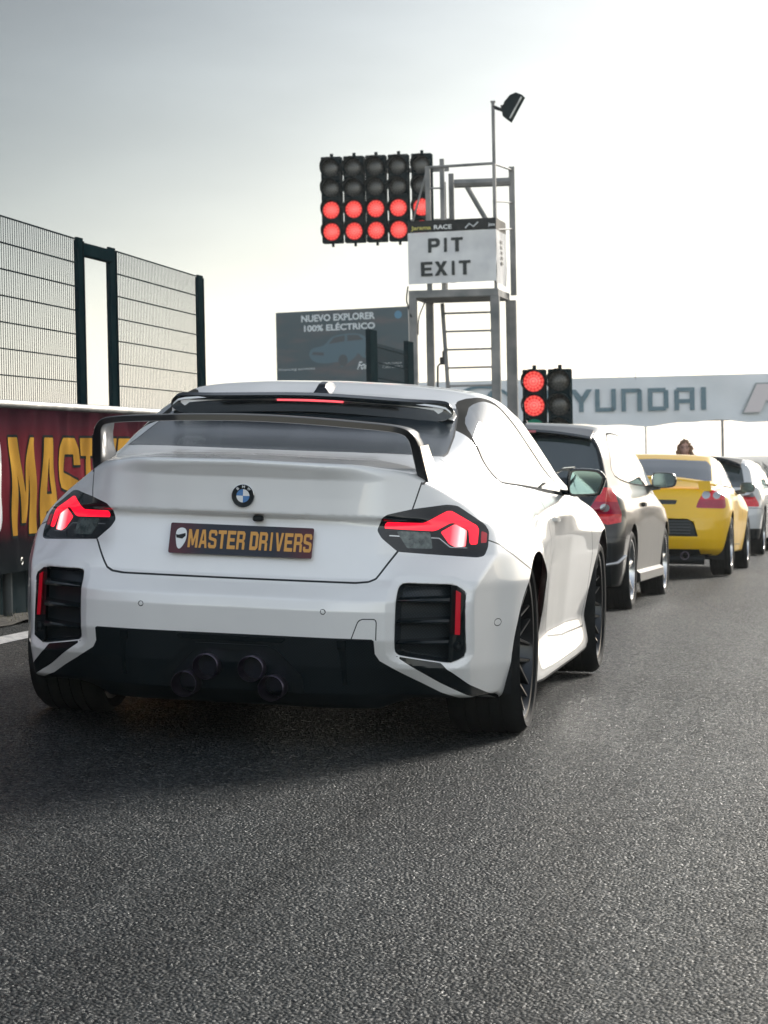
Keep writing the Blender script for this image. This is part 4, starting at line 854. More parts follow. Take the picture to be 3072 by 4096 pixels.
b = MB(); b.sweep([[tuple(Rl @ np.array(p) + c0) for p in ((.055, yy, -.20), (.078, yy, -.20), (.078, yy, .20), (.055, yy, .20))] for yy in (-.174, -.14)]); ob(b, lampm, 'lamp_side', M['galv'])
b = MB(); b.tube([(-3.54, YF + .05, 6.78), (-3.45, YF + .05, 6.74), (-3.34, YF + .05, 6.70)], .03, 8); b.tube([(-3.40, YF + .05, 6.80), (-3.33, YF + .05, 6.62)], .02, 8); ob(b, lampm, 'bracket', M['trim'], True)
# sign sheets wrapped round the rail
sign = thing('pit_exit_sign', 'white cloth sign with large black words on the tower rail', 'sign', (-4.2, YF - .08, 3.83))
SX0, SX1, SY, SZ0, SZ1 = -5.005, -3.515, YF - .09, 3.845, 4.90
def sg(u, w, d=0.):                            # u metres along the front, then round the corner to the right side
    wv = .008 * math.sin(u * 7 + w * 3) + .006 * math.sin(w * 9 + u * 2)
    return (SX0 + u, SY - d + wv, SZ0 + w + .02 * u / 1.5) if u <= 1.49 else (SX1 + d + .004 + wv, SY + (u - 1.49), SZ0 + w + .02)
def sgrid(mb, u0, u1, w0, w1, d, nu=24, nw=14):
    us, ws = np.linspace(u0, u1, nu), np.linspace(w0, w1, nw); mb.add([sg(u, w, d) for u in us for w in ws], [(i * nw + j, (i + 1) * nw + j, (i + 1) * nw + j + 1, i * nw + j + 1) for i in range(nu - 1) for j in range(nw - 1)])
M['sheet'] = vary(mat('sign_sheet', (.62, .62, .61), .7), (.62, .62, .62), (.80, .80, .78), 2.5, 5, .25, 6)
b = MB(); sgrid(b, 0, 1.49, 0, .86, 0); sgrid(b, 1.491, 2.75, -.03, .86, 0); ob(b, sign, 'sheet', M['sheet'], True)
b = MB(); sgrid(b, 0, 1.49, .861, 1.055, .002, 24, 4); sgrid(b, 1.491, 2.75, .861, 1.055, .002, 10, 4); ob(b, sign, 'header_strip', M['trim'], True)
M['ink'] = mat('black_ink', (.016, .024, .024), .6)
b = MB(); block_text(b, 'PIT', .345, .24, .205, .03, lambda u, w: sg(u, .515 + w, .012), 0., 24, 24); block_text(b, 'EXIT', .215, .24, .205, .03, lambda u, w: sg(u, .125 + w, .012), 0., 24, 24); ob(b, sign, 'sign_lettering', M['ink'])
b = MB(); lettering(b, 'Jarama', lambda u, w: sg(.06 + u, .885 + w, .014), .34, .085, .03); ob(b, sign, 'header_lettering', mat('yellow_print', (.55, .50, .12), .6))
b = MB(); lettering(b, 'RACE', lambda u, w: sg(.45 + u, .90 + w, .014), .30, .075, .03); lettering(b, 'Jarama', lambda u, w: sg(1.37 + u * 1.0, .90 + w, .014), .11, .07, .02)
b.tube([sg(.98, .90, .014), sg(1.05, .97, .014), sg(1.12, .92, .014), sg(1.2, .99, .014)], .012, 6); ob(b, sign, 'header_white_lettering', M['print_white'])
b = MB()
for k in range(5): b.sweep([[sg(1.95, .30 + k * .09, .012), sg(2.25, .30 + k * .09, .012), sg(2.25, .35 + k * .09, .012), sg(1.95, .35 + k * .09, .012)], [sg(1.95, .30 + k * .09, .016), sg(2.25, .30 + k * .09, .016), sg(2.25, .35 + k * .09, .016), sg(1.95, .35 + k * .09, .016)]])
ob(b, sign, 'side_print', M['ink'])
# ================================================================ signal lamps
def led(name, on):
    m = mat(name, (.30, .01, .02) if on else (.03, .035, .034), .35, 0, .3); t, b, N = nodes(m); tc = N('ShaderNodeTexCoord'); s = N('ShaderNodeSeparateXYZ'); Lk = t.links.new; Lk(tc.outputs['Object'], s.inputs[0])
    ln = N('ShaderNodeVectorMath', operation='LENGTH'); cb = N('ShaderNodeCombineXYZ'); Lk(s.outputs['X'], cb.inputs[0]); Lk(s.outputs['Z'], cb.inputs[1]); Lk(cb.outputs[0], ln.inputs[0])
    at = N('ShaderNodeMath', operation='ARCTAN2'); Lk(s.outputs['Z'], at.inputs[0]); Lk(s.outputs['X'], at.inputs[1])
    s1 = N('ShaderNodeMath', operation='MULTIPLY'); s1.inputs[1].default_value = 2 * math.pi / .038; Lk(ln.outputs['Value'], s1.inputs[0]); s2 = N('ShaderNodeMath', operation='SINE'); Lk(s1.outputs[0], s2.inputs[0])
    a1 = N('ShaderNodeMath', operation='MULTIPLY'); a1.inputs[1].default_value = 14; Lk(at.outputs[0], a1.inputs[0]); a2 = N('ShaderNodeMath', operation='SINE'); Lk(a1.outputs[0], a2.inputs[0])
    ad = N('ShaderNodeMath', operation='ADD'); Lk(s2.outputs[0], ad.inputs[0]); Lk(a2.outputs[0], ad.inputs[1])
    mr = N('ShaderNodeMapRange'); mr.inputs['From Min'].default_value = -1.2; mr.inputs['From Max'].default_value = 1.4; Lk(ad.outputs[0], mr.inputs['Value'])
    r = N('ShaderNodeValToRGB'); r.color_ramp.elements[0].color = (.42, .0, .006, 1); r.color_ramp.elements[1].color = (1, .13, .10, 1); Lk(mr.outputs[0], r.inputs['Fac'])
    if on:
        Lk(r.outputs[0], b.inputs['Emission Color'])
        hc = N('ShaderNodeMapRange'); hc.inputs['From Max'].default_value = .15; hc.inputs['To Min'].default_value = 1.35; hc.inputs['To Max'].default_value = .55; Lk(ln.outputs['Value'], hc.inputs['Value']); Lk(hc.outputs[0], b.inputs['Emission Strength'])
    else:
        r.color_ramp.elements[0].color = (.02, .022, .022, 1); r.color_ramp.elements[1].color = (.07, .075, .07, 1); Lk(r.outputs[0], b.inputs['Base Color'])
    return m
M['led_on'] = led('lit_red_led', True); M['led_off'] = led('unlit_led', False); M['led_green'] = mat('green_lens', (.01, .16, .12), .3, 0, .5, emit=(.0, .4, .25), es=.12)
_pro = {}
def lens_proto(r):
    b = MB(); pts = [(-.03 * math.cos(a), r * math.sin(a)) for a in np.linspace(0, math.pi / 2, 7)]; b.lathe(pts, n=40, axis='y'); return b
def visor_mb(r, L, c, op=2.4):
    b = MB(); n = 26; V = []
    for i in range(n + 1):
        a = math.pi / 2 + (i / n - .5) * 2 * op
        for rr in (r, r + .006):
            for yy in (0, -L * (.45 + .55 * max(0, math.sin(a)) if math.sin(a) > -.2 else .40)): V.append((c[0] + rr * math.cos(a), c[1] + yy, c[2] + rr * math.sin(a)))
    for i in range(n):
        k = i * 4; b.add([], []); 
        b.f += [(k, k + 1, k + 5, k + 4), (k + 2, k + 6, k + 7, k + 3), (k + 1, k + 3, k + 7, k + 5)]
    b.v = V; return b
def signal(root, x, y, z0, z1, zs, state, r, w, pname='housing'):
    """one upright head; children: housing > lens, visor"""
    b = MB(); L = root.matrix_world.translation
    b.box((x - L[0], y + .10 - L[1], (z0 + z1) / 2 - L[2]), (w, .20, z1 - z0), b=.012)
    for i in range(len(zs) - 1): b.box((x - L[0], y - .004 - L[1], (zs[i] + zs[i + 1]) / 2 - L[2]), (w * .96, .012, .012))
    b.box((x - L[0], y + .10 - L[1], z1 + .03 - L[2]), (.05, .05, .06)); b.box((x - L[0], y + .10 - L[1], z0 - .03 - L[2]), (.04, .05, .06))
    h = b.build(pname, M['post'], root)
    for z, st in zip(zs, state):
        lb = lens_proto(r); o = lb.build('lens', {1: M['led_on'], 0: M['led_off'], 2: M['led_green']}[st], h, True); o.location = (x - L[0], y - .006 - L[1], z - L[2])
        vb = visor_mb(r + .018, .30, (x - L[0], y - L[1], z - L[2])); vb.build('visor', M['post'], h, True, False)
    return h
AY = 35.35; ks = 46.1 / 45.
A0 = (2.172, -10.03, 1.034)
def rs(p, k): return [A0[i] + (p[i] - A0[i]) * k for i in range(3)]
panel = thing('start_light_panel', 'panel of twenty signal lamps in five columns, two lower rows lit red, beside the tower', 'signal lights', (-5.7, AY, 4.5))
for cx in (-6.41, -6.02, -5.64, -5.25, -4.85):
    X_ = rs((cx, 34.3, 5), ks)[0] + .02; Z = [rs((0, 0, z), ks)[2] for z in (5.89, 5.545, 5.18, 4.81)]
    signal(panel, X_, AY - .12, Z[-1] - .195, Z[0] + .205, Z, (0, 0, 1, 1), .150, .355, 'signal_column')
b = MB()
for z in (5.05, 5.95): b.box((.1, .13, z - 4.5), (2.1, .06, .08))
b.box((1.18, .16, .42), (.09, .06, 1.9)); b.build('mounting_frame', M['tower'], panel)
for X_, st, lab in ((-2.005, (1, 1, 2), 'black traffic light with two lit red lamps, left of the pair'), (-1.655, (0, 0, 0), 'unlit black traffic light, right of the pair')):
    tl = thing('traffic_light', lab, 'traffic light', (X_, 25.8, float(gz(X_, 25.8))), group='traffic lights behind the black hatchback')
    signal(tl, X_, 25.8, 1.12, 2.13, (1.965, 1.635, 1.31), st, .142, .315)
    b = MB(); b.tube([(0, .1, 0), (0, .1, 1.5)], .045, 12); b.lathe([(0, .16), (.02, .16), (.03, .05)], (0, .1, 0), 'z', 16); b.build('pole', M['galv'], tl, True)
# ================================================================ billboard
bill = thing('billboard', 'large dark teal advertising hoarding showing a car, behind the roof of the white coupe', 'billboard', (-20.4, 108, -1.6))
m = mat('billboard_print', (.05, .09, .11), .6); t, bb, N = nodes(m); tc = N('ShaderNodeTexCoord'); mp = N('ShaderNodeMapping'); mp.inputs['Scale'].default_value = (.35, 1, 1.3); mp.inputs['Rotation'].default_value = (0, -.25, 0)
ns = N('ShaderNodeTexNoise'); ns.inputs['Scale'].default_value = 1.2; ns.inputs['Detail'].default_value = 6; r = N('ShaderNodeValToRGB'); e = r.color_ramp.elements; e[0].position = .32; e[0].color = (.006, .045, .065, 1); e[1].position = .7; e[1].color = (.06, .062, .07, 1); q = e.new(.5); q.color = (.014, .048, .064, 1)
t.links.new(tc.outputs['Object'], mp.inputs[0]); t.links.new(mp.outputs[0], ns.inputs['Vector']); t.links.new(ns.outputs['Fac'], r.inputs['Fac']); t.links.new(r.outputs[0], bb.inputs['Base Color'])
BD = 108.0; bxl = lambda u: (-23.4 + u * 6.15 + 20.4)
def bq(u, w, d=0.): return (bxl(u), -d, 3.9 + w * 3.62 + 1.6 + .13 * u)      # u, w in 0..1
b = MB(); b.sweep([[bq(0, 0), bq(1, 0), bq(1, 1), bq(0, 1)], [bq(0, 0, -.25), bq(1, 0, -.25), bq(1, 1, -.25), bq(0, 1, -.25)]]); b.build('panel', m, bill)
for u in (.1, .5, .9): b = MB(); b.box((bxl(u), .5, 3.2), (.25, .25, 6.6)); b.build('support', M['tower'], bill)
M['bw'] = mat('billboard_white', (.62, .68, .70), .6)
b = MB(); lettering(b, 'NUEVO EXPLORER', lambda u, w: bq(.195 + u, .862 + w, .04), .555, .088, .03); lettering(b, '100% ELÉCTRICO', lambda u, w: bq(.215 + u, .740 + w, .04), .535, .10, .03)
lettering(b, 'Ford', lambda u, w: bq(.61 + u + w * .18, .235 + w, .04), .10, .10, .02); lettering(b, 'JARAMA', lambda u, w: bq(.80 + u, .275 + w, .04), .15, .035, .01); lettering(b, 'CIRCUITO', lambda u, w: bq(.80 + u, .235 + w, .04), .15, .03, .01)
lettering(b, 'Financing servicios', lambda u, w: bq(.02 + u, .255 + w, .04), .27, .035, .0); b.build('billboard_lettering', M['bw'], bill)
b = MB(); cy = [(.26,.40),(.25,.47),(.28,.53),(.36,.56),(.42,.655),(.50,.69),(.62,.69),(.69,.62),(.72,.52),(.72,.42),(.66,.38),(.62,.44),(.60,.40),(.52,.30),(.49,.28),(.47,.34),(.38,.33),(.30,.35)]
b.add([bq(p[0], p[1], .02) for p in smooth_line(cy, 3, True)], [tuple(range(54))]); b.build('printed_car', mat('print_blue_car', (.035, .10, .14), .6), bill)
b = MB(); 
for cyy in ([(.40,.575),(.44,.65),(.52,.675),(.52,.60)], [(.54,.60),(.54,.675),(.62,.67),(.66,.61)], [(.27,.45),(.28,.48),(.36,.47),(.36,.43)]): b.add([bq(p[0], p[1], .04) for p in cyy], [tuple(range(4))])
for cu, cw_, rr in ((.505, .36, .035), (.70, .43, .028)): b.add([bq(cu + rr * math.cos(a), cw_ + rr * 2.1 * math.sin(a), .045) for a in np.linspace(0, 6.28, 20)[:-1]], [tuple(range(19))])
b.build('printed_car_glass', mat('print_dark', (.02, .04, .05), .6), bill)
b = MB(); b.add([bq(.925 + .028 * math.cos(a), .90 + .05 * math.sin(a), .04) for a in np.linspace(0, 6.28, 20)[:-1]], [tuple(range(19))]); b.build('printed_badge', mat('print_blue', (.05, .2, .32), .6), bill)
# ================================================================ banner bridge over the track
gan = thing('banner_bridge', 'pale grey banner bridge with blue letters spanning the track far behind the cars', 'bridge', (-6, 141, -2.2))
def gq(x, z, d=0.): return (x + 6, -d + (x + 6) * .12, z + 2.2)
M['gb'] = vary(mat('bridge_cloth', (.50, .53, .55), .7), (.62, .66, .68), (.74, .76, .77), .35, 3, .3, 1.5, .05)
b = MB(); us = np.linspace(-24, 10, 60)
def zb_(x): return 2.42 + .10 * math.sin(x * .9) - .12 * math.exp(-((x + 11.5) / 3) ** 2) + .05 * math.sin(x * 2.3)
V = []; 
for x in us:
    for k in range(8): V.append(gq(x, zb_(x) + (5.02 + .006 * (x + 20) - zb_(x)) * k / 7, .05 * math.sin(k * .9 + x)))
b.add(V, [(i * 8 + j, (i + 1) * 8 + j, (i + 1) * 8 + j + 1, i * 8 + j + 1) for i in range(59) for j in range(7)]); b.build('cloth', M['gb'], gan, True, False)
b = MB(); 
for z in (2.55, 4.9): b.box((-1 + 0, .6 + -.12 * 0, z + 2.2), (34, .12, .12), Matrix.Rotation(math.atan(.12), 3, 'Z'))
b.build('truss', M['tower'], gan)
M['hb'] = mat('blue_grey_print', (.045, .135, .18), .6); G = MB()
def gr(x0, x1, z0, z1): G.add([gq(x0, z0, .12), gq(x1, z0, .12), gq(x1, z1, .12), gq(x0, z1, .12)], [(0, 1, 2, 3)])
def gp(P): G.add([gq(x, z, .12) for x, z in P], [tuple(range(len(P)))])
za, zb2, th_ = 3.12, 4.42, .26
gr(-15.6, -15.34, za, zb2); gr(-14.7, -14.44, za, zb2); gr(-15.34, -14.7, 3.64, 3.9)
gp([(-13.25, zb2), (-12.93, zb2), (-12.48, 3.86), (-12.62, 3.62), (-12.75, 3.62)]); gp([(-12.0, zb2), (-12.33, zb2), (-12.62, 3.95), (-12.62, 3.62), (-12.49, 3.62)]); gr(-12.75, -12.49, za, 3.62)
gr(-11.84, -11.58, za, zb2); gr(-10.93, -10.66, za + .12, zb2); gr(-11.58, -10.8, za, za + .24); gp([(-10.8, za), (-10.66, za + .12), (-10.93, za + .24), (-10.93, za)])
gr(-10.36, -10.10, za, zb2); gr(-9.46, -9.19, za, zb2 - .12); gr(-10.10, -9.35, zb2 - .24, zb2); gp([(-9.35, zb2), (-9.19, zb2 - .12), (-9.46, zb2 - .24), (-9.46, zb2)])
gr(-8.86, -8.60, za, zb2); gr(-7.98, -7.70, za + .12, zb2 - .12); gr(-8.60, -7.85, zb2 - .24, zb2); gr(-8.60, -7.85, za, za + .24)
gr(-7.38, -7.10, za, zb2 - .12); gr(-6.5, -6.23, za, zb2); gr(-7.25, -6.5, zb2 - .24, zb2); gr(-7.10, -6.5, 3.52, 3.76); gr(-5.87, -5.58, za, zb2)
G.build('bridge_lettering', M['hb'], gan)
G = MB(); O = [(-3.60, 2.86), (-2.62, 2.86), (-2.25, 3.62), (-1.4, 2.86), (-.6, 2.86), (.3, 4.6), (-.6, 4.6), (-1.1, 3.7), (-2.0, 4.6), (-2.8, 4.6)]; gp(O); G.v = [(p[0], p[1], p[2]) for p in G.v]; G.build('bridge_emblem_edge', mat('grey_print', (.20, .24, .25), .6), gan)
G = MB(); cO = np.mean(O, 0); G.add([gq(cO[0] + (p[0] - cO[0]) * .93, cO[1] + (p[1] - cO[1]) * .92, .16) for p in O], [tuple(range(len(O)))]); G.build('bridge_emblem', mat('pale_print', (.62, .56, .56), .6), gan)
G = MB(); n = 48; R1 = [(-18.2 + 1.75 * math.cos(a), 3.72 + 1.05 * math.sin(a)) for a in np.linspace(0, 2 * math.pi, n, False)]; R2 = [(-18.2 + 1.55 * math.cos(a), 3.72 + .88 * math.sin(a)) for a in np.linspace(0, 2 * math.pi, n, False)]
G.add([gq(*p, .12) for p in R1 + R2], [(i, (i + 1) % n, n + (i + 1) % n, n + i) for i in range(n)]); gp([(-18.95, 3.0), (-18.65, 2.95), (-18.2, 3.75), (-17.75, 3.8), (-17.45, 4.4), (-17.75, 4.45), (-18.1, 4.0), (-18.55, 3.9)]); G.build('oval_emblem', M['hb'], gan)
for x, w in ((-9.06, .10), (-4.72, .16), (-23.5, .4), (9.6, .4)): b = MB(); b.box((x + 6, .5 + (x + 6) * .12, 2.3), (w, w, 4.9)); b.build('support_post', M['tower'] if w > .12 else M['galv'], gan)
b = MB(); b.tube([gq(-9.0 - .55, 4.9), gq(-9.0 - .55, 5.4)], .025, 6); b.build('aerial', M['tower'], gan)
# ================================================================ pale far trees
M['far'] = vary(mat('far_foliage', (.10, .14, .13), .9), (.07, .10, .095), (.14, .17, .15), .6)
b = MB(); 
for k in range(6000):
    x = rng.uniform(-140, 170); y = rng.uniform(330, 360); h = (1.3 + 1.0 * math.sin(x * .11) ** 2 + .4 * math.sin(x * .37)) * rng.uniform(.0, 1); z = float(gz(0, y)) + h; r_ = rng.uniform(.2, .5); n3 = rng.normal(size=(3, 3)) * r_
    b.add(n3 + [x, y, z], [(0, 1, 2)])
tag(b.build('distant_woodland', M['far']), 'faint low woodland on the horizon beyond the bridge', 'woodland', kind='stuff')
# ================================================================ unseen wall and bank at right, added to darken the cars' flank reflections
M['conc'] = vary(mat('concrete', (.3, .29, .27), .85), (.08, .08, .075), (.15, .145, .135), 1.2, 6, .3, 12)
pw = thing('reflection_wall', 'unseen low concrete wall right of the track, added for darker reflections', 'wall', (8, 0, 0))
for y in np.arange(-14, 62, 4.02): b = MB(); b.box((0, y + 2, float(gz(8, y + 2)) + .5), (.35, 3.98, 1.1), b=.03); b.build('wall_block', M['conc'], pw)
M['bank'] = vary(mat('grass_bank', (.09, .1, .05), .9), (.018, .024, .016), (.045, .05, .03), .4, 5, .5, 6)
ys = np.linspace(-60, 200, 80); os_ = np.linspace(0, 1, 9); V = []
for y in ys:
    for o in os_: V.append((13 + o * 50, y, float(gz(14, y)) + 5.0 * (o ** .8) * (1 + .25 * math.sin(y * .05 + 3 * o)) + .35 * math.sin(y * .3 + o * 9)))
tag(mesh('reflection_bank', V, [(i * 9 + j, i * 9 + j + 1, (i + 1) * 9 + j + 1, (i + 1) * 9 + j) for i in range(79) for j in range(8)], M['bank']), kind='structure')  # unseen slope, added so the car flanks reflect something dark
# ================================================================ the queue of cars ahead
def Z(v): return np.array(v, float)
def simple_car(name, label, contact, heading, bank, spec, m_paint):
    yv = Z([heading, 1, -.02]); yv /= np.linalg.norm(yv); xv = Z([1, 0, -math.tan(bank)]); xv -= yv * (xv @ yv); xv /= np.linalg.norm(xv); zv = np.cross(xv, yv)
    o = Z(contact) - xv * spec['hw']; R4 = Matrix(((xv[0], yv[0], zv[0], 0), (xv[1], yv[1], zv[1], 0), (xv[2], yv[2], zv[2], 0), (0, 0, 0, 1)))
    root = thing(name, label, 'car', tuple(o), R4, 'cars queueing ahead of the white coupe')
    TR, TS, TT, TG, TH = [Tab(*spec[k][:3], spec[k][3], spec[k][4], .006) for k in 'RSTGH']
    wb, wr, ra, fr = spec['wb'], spec['wr'], spec['wr'] + .045, spec['front']
    cuts = spec.get('recess', [])
    def F(x, y, z):
        ax = np.abs(x); lo = smax(smax((TR(ax, z) - y) * .9, ax - TS(y, z), .05), (z - TT(ax, y)) * .95, spec.get('kt', .06))
        lo = smax(lo, y - (fr - .8 * np.maximum(ax - .3, 0) ** 2 - .25 * np.abs(z - .5) ** 2), .1); lo = smax(lo, spec['zb'] - z, .03)
        g = smax(ax - TG(y, z), z - TH(ax, y), .06) * .85; g = smax(g, spec.get('gb', .75) - z, .05); f = smin(lo, g, spec.get('kb', .06))
        for P, dep in cuts: f = f + np.where(y < 0, np.clip(-poly_sd(P, ax, z) * 3, 0, dep), 0)
        return f
    st = spec.get('res', .014)
    xs = np.arange(-st, .98, st); ys = np.concatenate([np.arange(spec['rear'] - .06, .3, st), np.arange(.3, fr + .1, st * 1.8)]); zs = np.arange(spec['zb'] - .04, spec['top'] + .06, st)
    hyp = lambda v: np.minimum(np.hypot(v[:, 1], v[:, 2] - wr), np.hypot(v[:, 1] - wb, v[:, 2] - wr)) - ra
    P = [('archin', lambda v: np.maximum(hyp(v), .55 - np.abs(v[:, 0])))] + [(k, (lambda v, f=f: f(np.abs(v[:, 0]), v[:, 1], v[:, 2]))) for k, f in spec['cuts']]
    v, pc = split_body(F, (xs, ys, zs), P); pc['gap'] = []
    for sm in spec.get('seams', []): v, bnd, pc['paint'] = band(v, pc['paint'], *sm); pc['gap'] += bnd
    nr = normals(F, v, .003)
    V, Fc, Nn = both(v, pc['paint'] + pc['gap'], nr); ix = [0] * len(pc['paint']) + [1] * len(pc['gap'])
    mesh('body', V, Fc, None, root, nrm=Nn, mats=[m_paint, M['gap']], idx=ix + ix)
    for part, keys, mats, mode in spec['parts']:
        if mode == 'full':
            fs = sum((pc[k] for k in keys), []); i2 = sum(([i] * len(pc[k]) for i, k in enumerate(keys)), [])
            V, Fc, Nn = both(v, fs, nr); mesh(part, V, Fc, None, root, nrm=Nn, mats=[M[q] for q in mats], idx=i2 + i2)
        else:
            for s in (1, -1):
                par = None
                for k, q, nm in zip(keys, mats, part):
                    fs = pc[k] if s > 0 else [t[::-1] for t in pc[k]]
                    if not fs: continue
                    ob_ = mesh(nm, v * [s, 1, 1], fs, M[q], par or root, nrm=nr * [s, 1, 1]); par = par or ob_
    [arch_liner(root, spec['hw'] - .05, yc, wr, ra, .53) for yc in (0, wb)]
    b = MB(); b.box((0, wb / 2, spec['zb'] + .04), (1.0, wb + .6, .10), b=.03); b.build('underbody', M['dark'], root)
    for s in (1, -1):
        for y in (0, wb): make_wheel('wheel', root, wr, spec['tw'], spec['rr'], M[spec['rimm']], spec['rim'], s, (s * (spec['hw'] - spec['tw'] / 2 + .004), y, wr - .003), .02, spec['nsp'])
        mo = MB(); mx, my, mz, mw, mh = spec['mirror']; L0 = smooth_line([(-.5, -.35), (-.3, -.5), (.35, -.42), (.5, -.1), (.46, .3), (.25, .5), (-.35, .5), (-.5, .35)], 3, True)
        mo.sweep([[(s * (mx + p[0] * mw * sc), yy, mz + p[1] * mh * sc) for p in L0] for sc, yy in ((.92, my - .02), (1, my), (.97, my + .05), (.7, my + .10), (.3, my + .12))])
        mi = mo.build('wing_mirror', M[spec.get('mirm', 'black')], root, True)
        g = MB(); g.add([(s * (mx + p[0] * mw * .85), my - .024, mz + p[1] * mh * .82) for p in L0], [tuple(range(len(L0)))]); g.build('mirror_glass', M['mirror_dark'], mi)
        a = MB(); a.sweep([[(s * x, my + .02, z + .02), (s * x, my + .09, z + .02), (s * x, my + .09, z - .03), (s * x, my + .02, z - .03)] for x, z in ((spec['hw'] - .14, mz - mh * .52), (mx - mw * .2, mz - mh * .35))]); a.build('mirror_arm', M['black'], mi)
    return root, TR, TH
M['mirror_dark'] = mat('mirror_dark', (.10, .13, .13), .08, 1)
M['black_paint'] = paint('black_paint', (.004, .006, .007), 0, .02, .3, .6); M['yellow'] = paint('yellow_paint', (.97, .56, .006), 0, .03, .45, .45); M['white2'] = paint('plain_white_paint', (.62, .63, .63), 0, .02, .35)
M['lens_red'] = vary(mat('red_lens', (.45, .02, .03), .15, 0, .4), (.62, .010, .022), (.80, .03, .045), 26, 2); M['lens_dark'] = vary(mat('deep_red_lens', (.2, .01, .03), .2, 0, .3), (.36, .006, .04), (.46, .012, .055), 16, 2)
M['lens_clear'] = mat('clear_round_lens', (.42, .44, .46), .12, .4, 1.); M['glass2'] = mat('car_glass', (.03, .045, .045), .03, .06, 1., 1., coatr=0); M['grille'] = mat('grille_black', (.012, .02, .022), .5)
pin = lambda P, a, b: poly_sd(P, a, b)
disc = lambda cx, cz, r, a, z: np.hypot(a - cx, z - cz) - r
# ---- black hatchback
hx = [0, .3, .5, .62, .7, .78, .85]; hz = [.18, .30, .40, .52, .60, .70, .85, .95, 1.05, 1.2, 1.34, 1.45]
base = Z([-.62, -.70, -.72, -.72, -.70, -.66, -.64, -.62, -.575, -.48, -.40, -.32])
R_ = [base + d for d in (0, .006, .022, .045, .08, .15, .28)]
sy = [-.75, -.5, -.2, 0, .3, .8, 1.5, 2.2, 2.575, 3., 3.4]; sz = [.18, .30, .50, .65, .80, .92, 1.0]
S_ = [[.74,.77,.79,.79,.775,.72,.66],[.78,.815,.825,.825,.81,.765,.72],[.80,.83,.845,.845,.83,.79,.745],[.80,.835,.85,.85,.835,.795,.75],[.81,.835,.845,.85,.835,.80,.75],[.82,.83,.84,.845,.84,.80,.75],[.82,.83,.84,.845,.84,.80,.75],[.82,.83,.84,.845,.83,.78,.72],[.80,.835,.85,.85,.82,.74,.66],[.78,.81,.83,.82,.77,.66,.5],[.68,.72,.74,.72,.64,.5,.4]]
T_ = [[.98,.98,1.0,1.0,1.0,.98,.90,.86,.80,.70],[.97,.97,.99,1.0,1.0,.97,.89,.85,.78,.68],[.93,.94,.96,.97,.97,.94,.87,.82,.74,.62],[.86,.88,.90,.90,.90,.88,.82,.78,.68,.56]]
G_ = [[.70,.66,.62,.56,.50],[.755,.725,.69,.63,.56],[.775,.745,.71,.65,.57],[.78,.75,.715,.655,.575],[.78,.75,.71,.65,.56],[.76,.72,.68,.6,.5]]
Hc = Z([.5, .98, 1.34, 1.385, 1.41, 1.42, 1.415, 1.39, 1.32, 1.0, .6]); Hy = [-.80, -.62, -.40, -.2, 0, .4, .9, 1.25, 1.5, 2.2, 2.9]
HG = [(-.1, 1.0), (.52, .99), (.625, 1.0), (.640, 1.06), (.60, 1.20), (.55, 1.275), (-.1, 1.285)]
HSW = smooth_line([(-.28, 1.02), (-.22, 1.16), (.0, 1.30), (.3, 1.335), (.9, 1.33), (1.25, 1.27), (1.6, 1.10), (1.95, .96), (1.2, .955), (.3, .97)], 3, True)
HL = [(.555, .715), (.60, .79), (.675, .925), (.735, .925), (.76, .86), (.80, .74), (.80, .67), (.71, .65)]
HL2 = [(x, z) for x, z in HL]
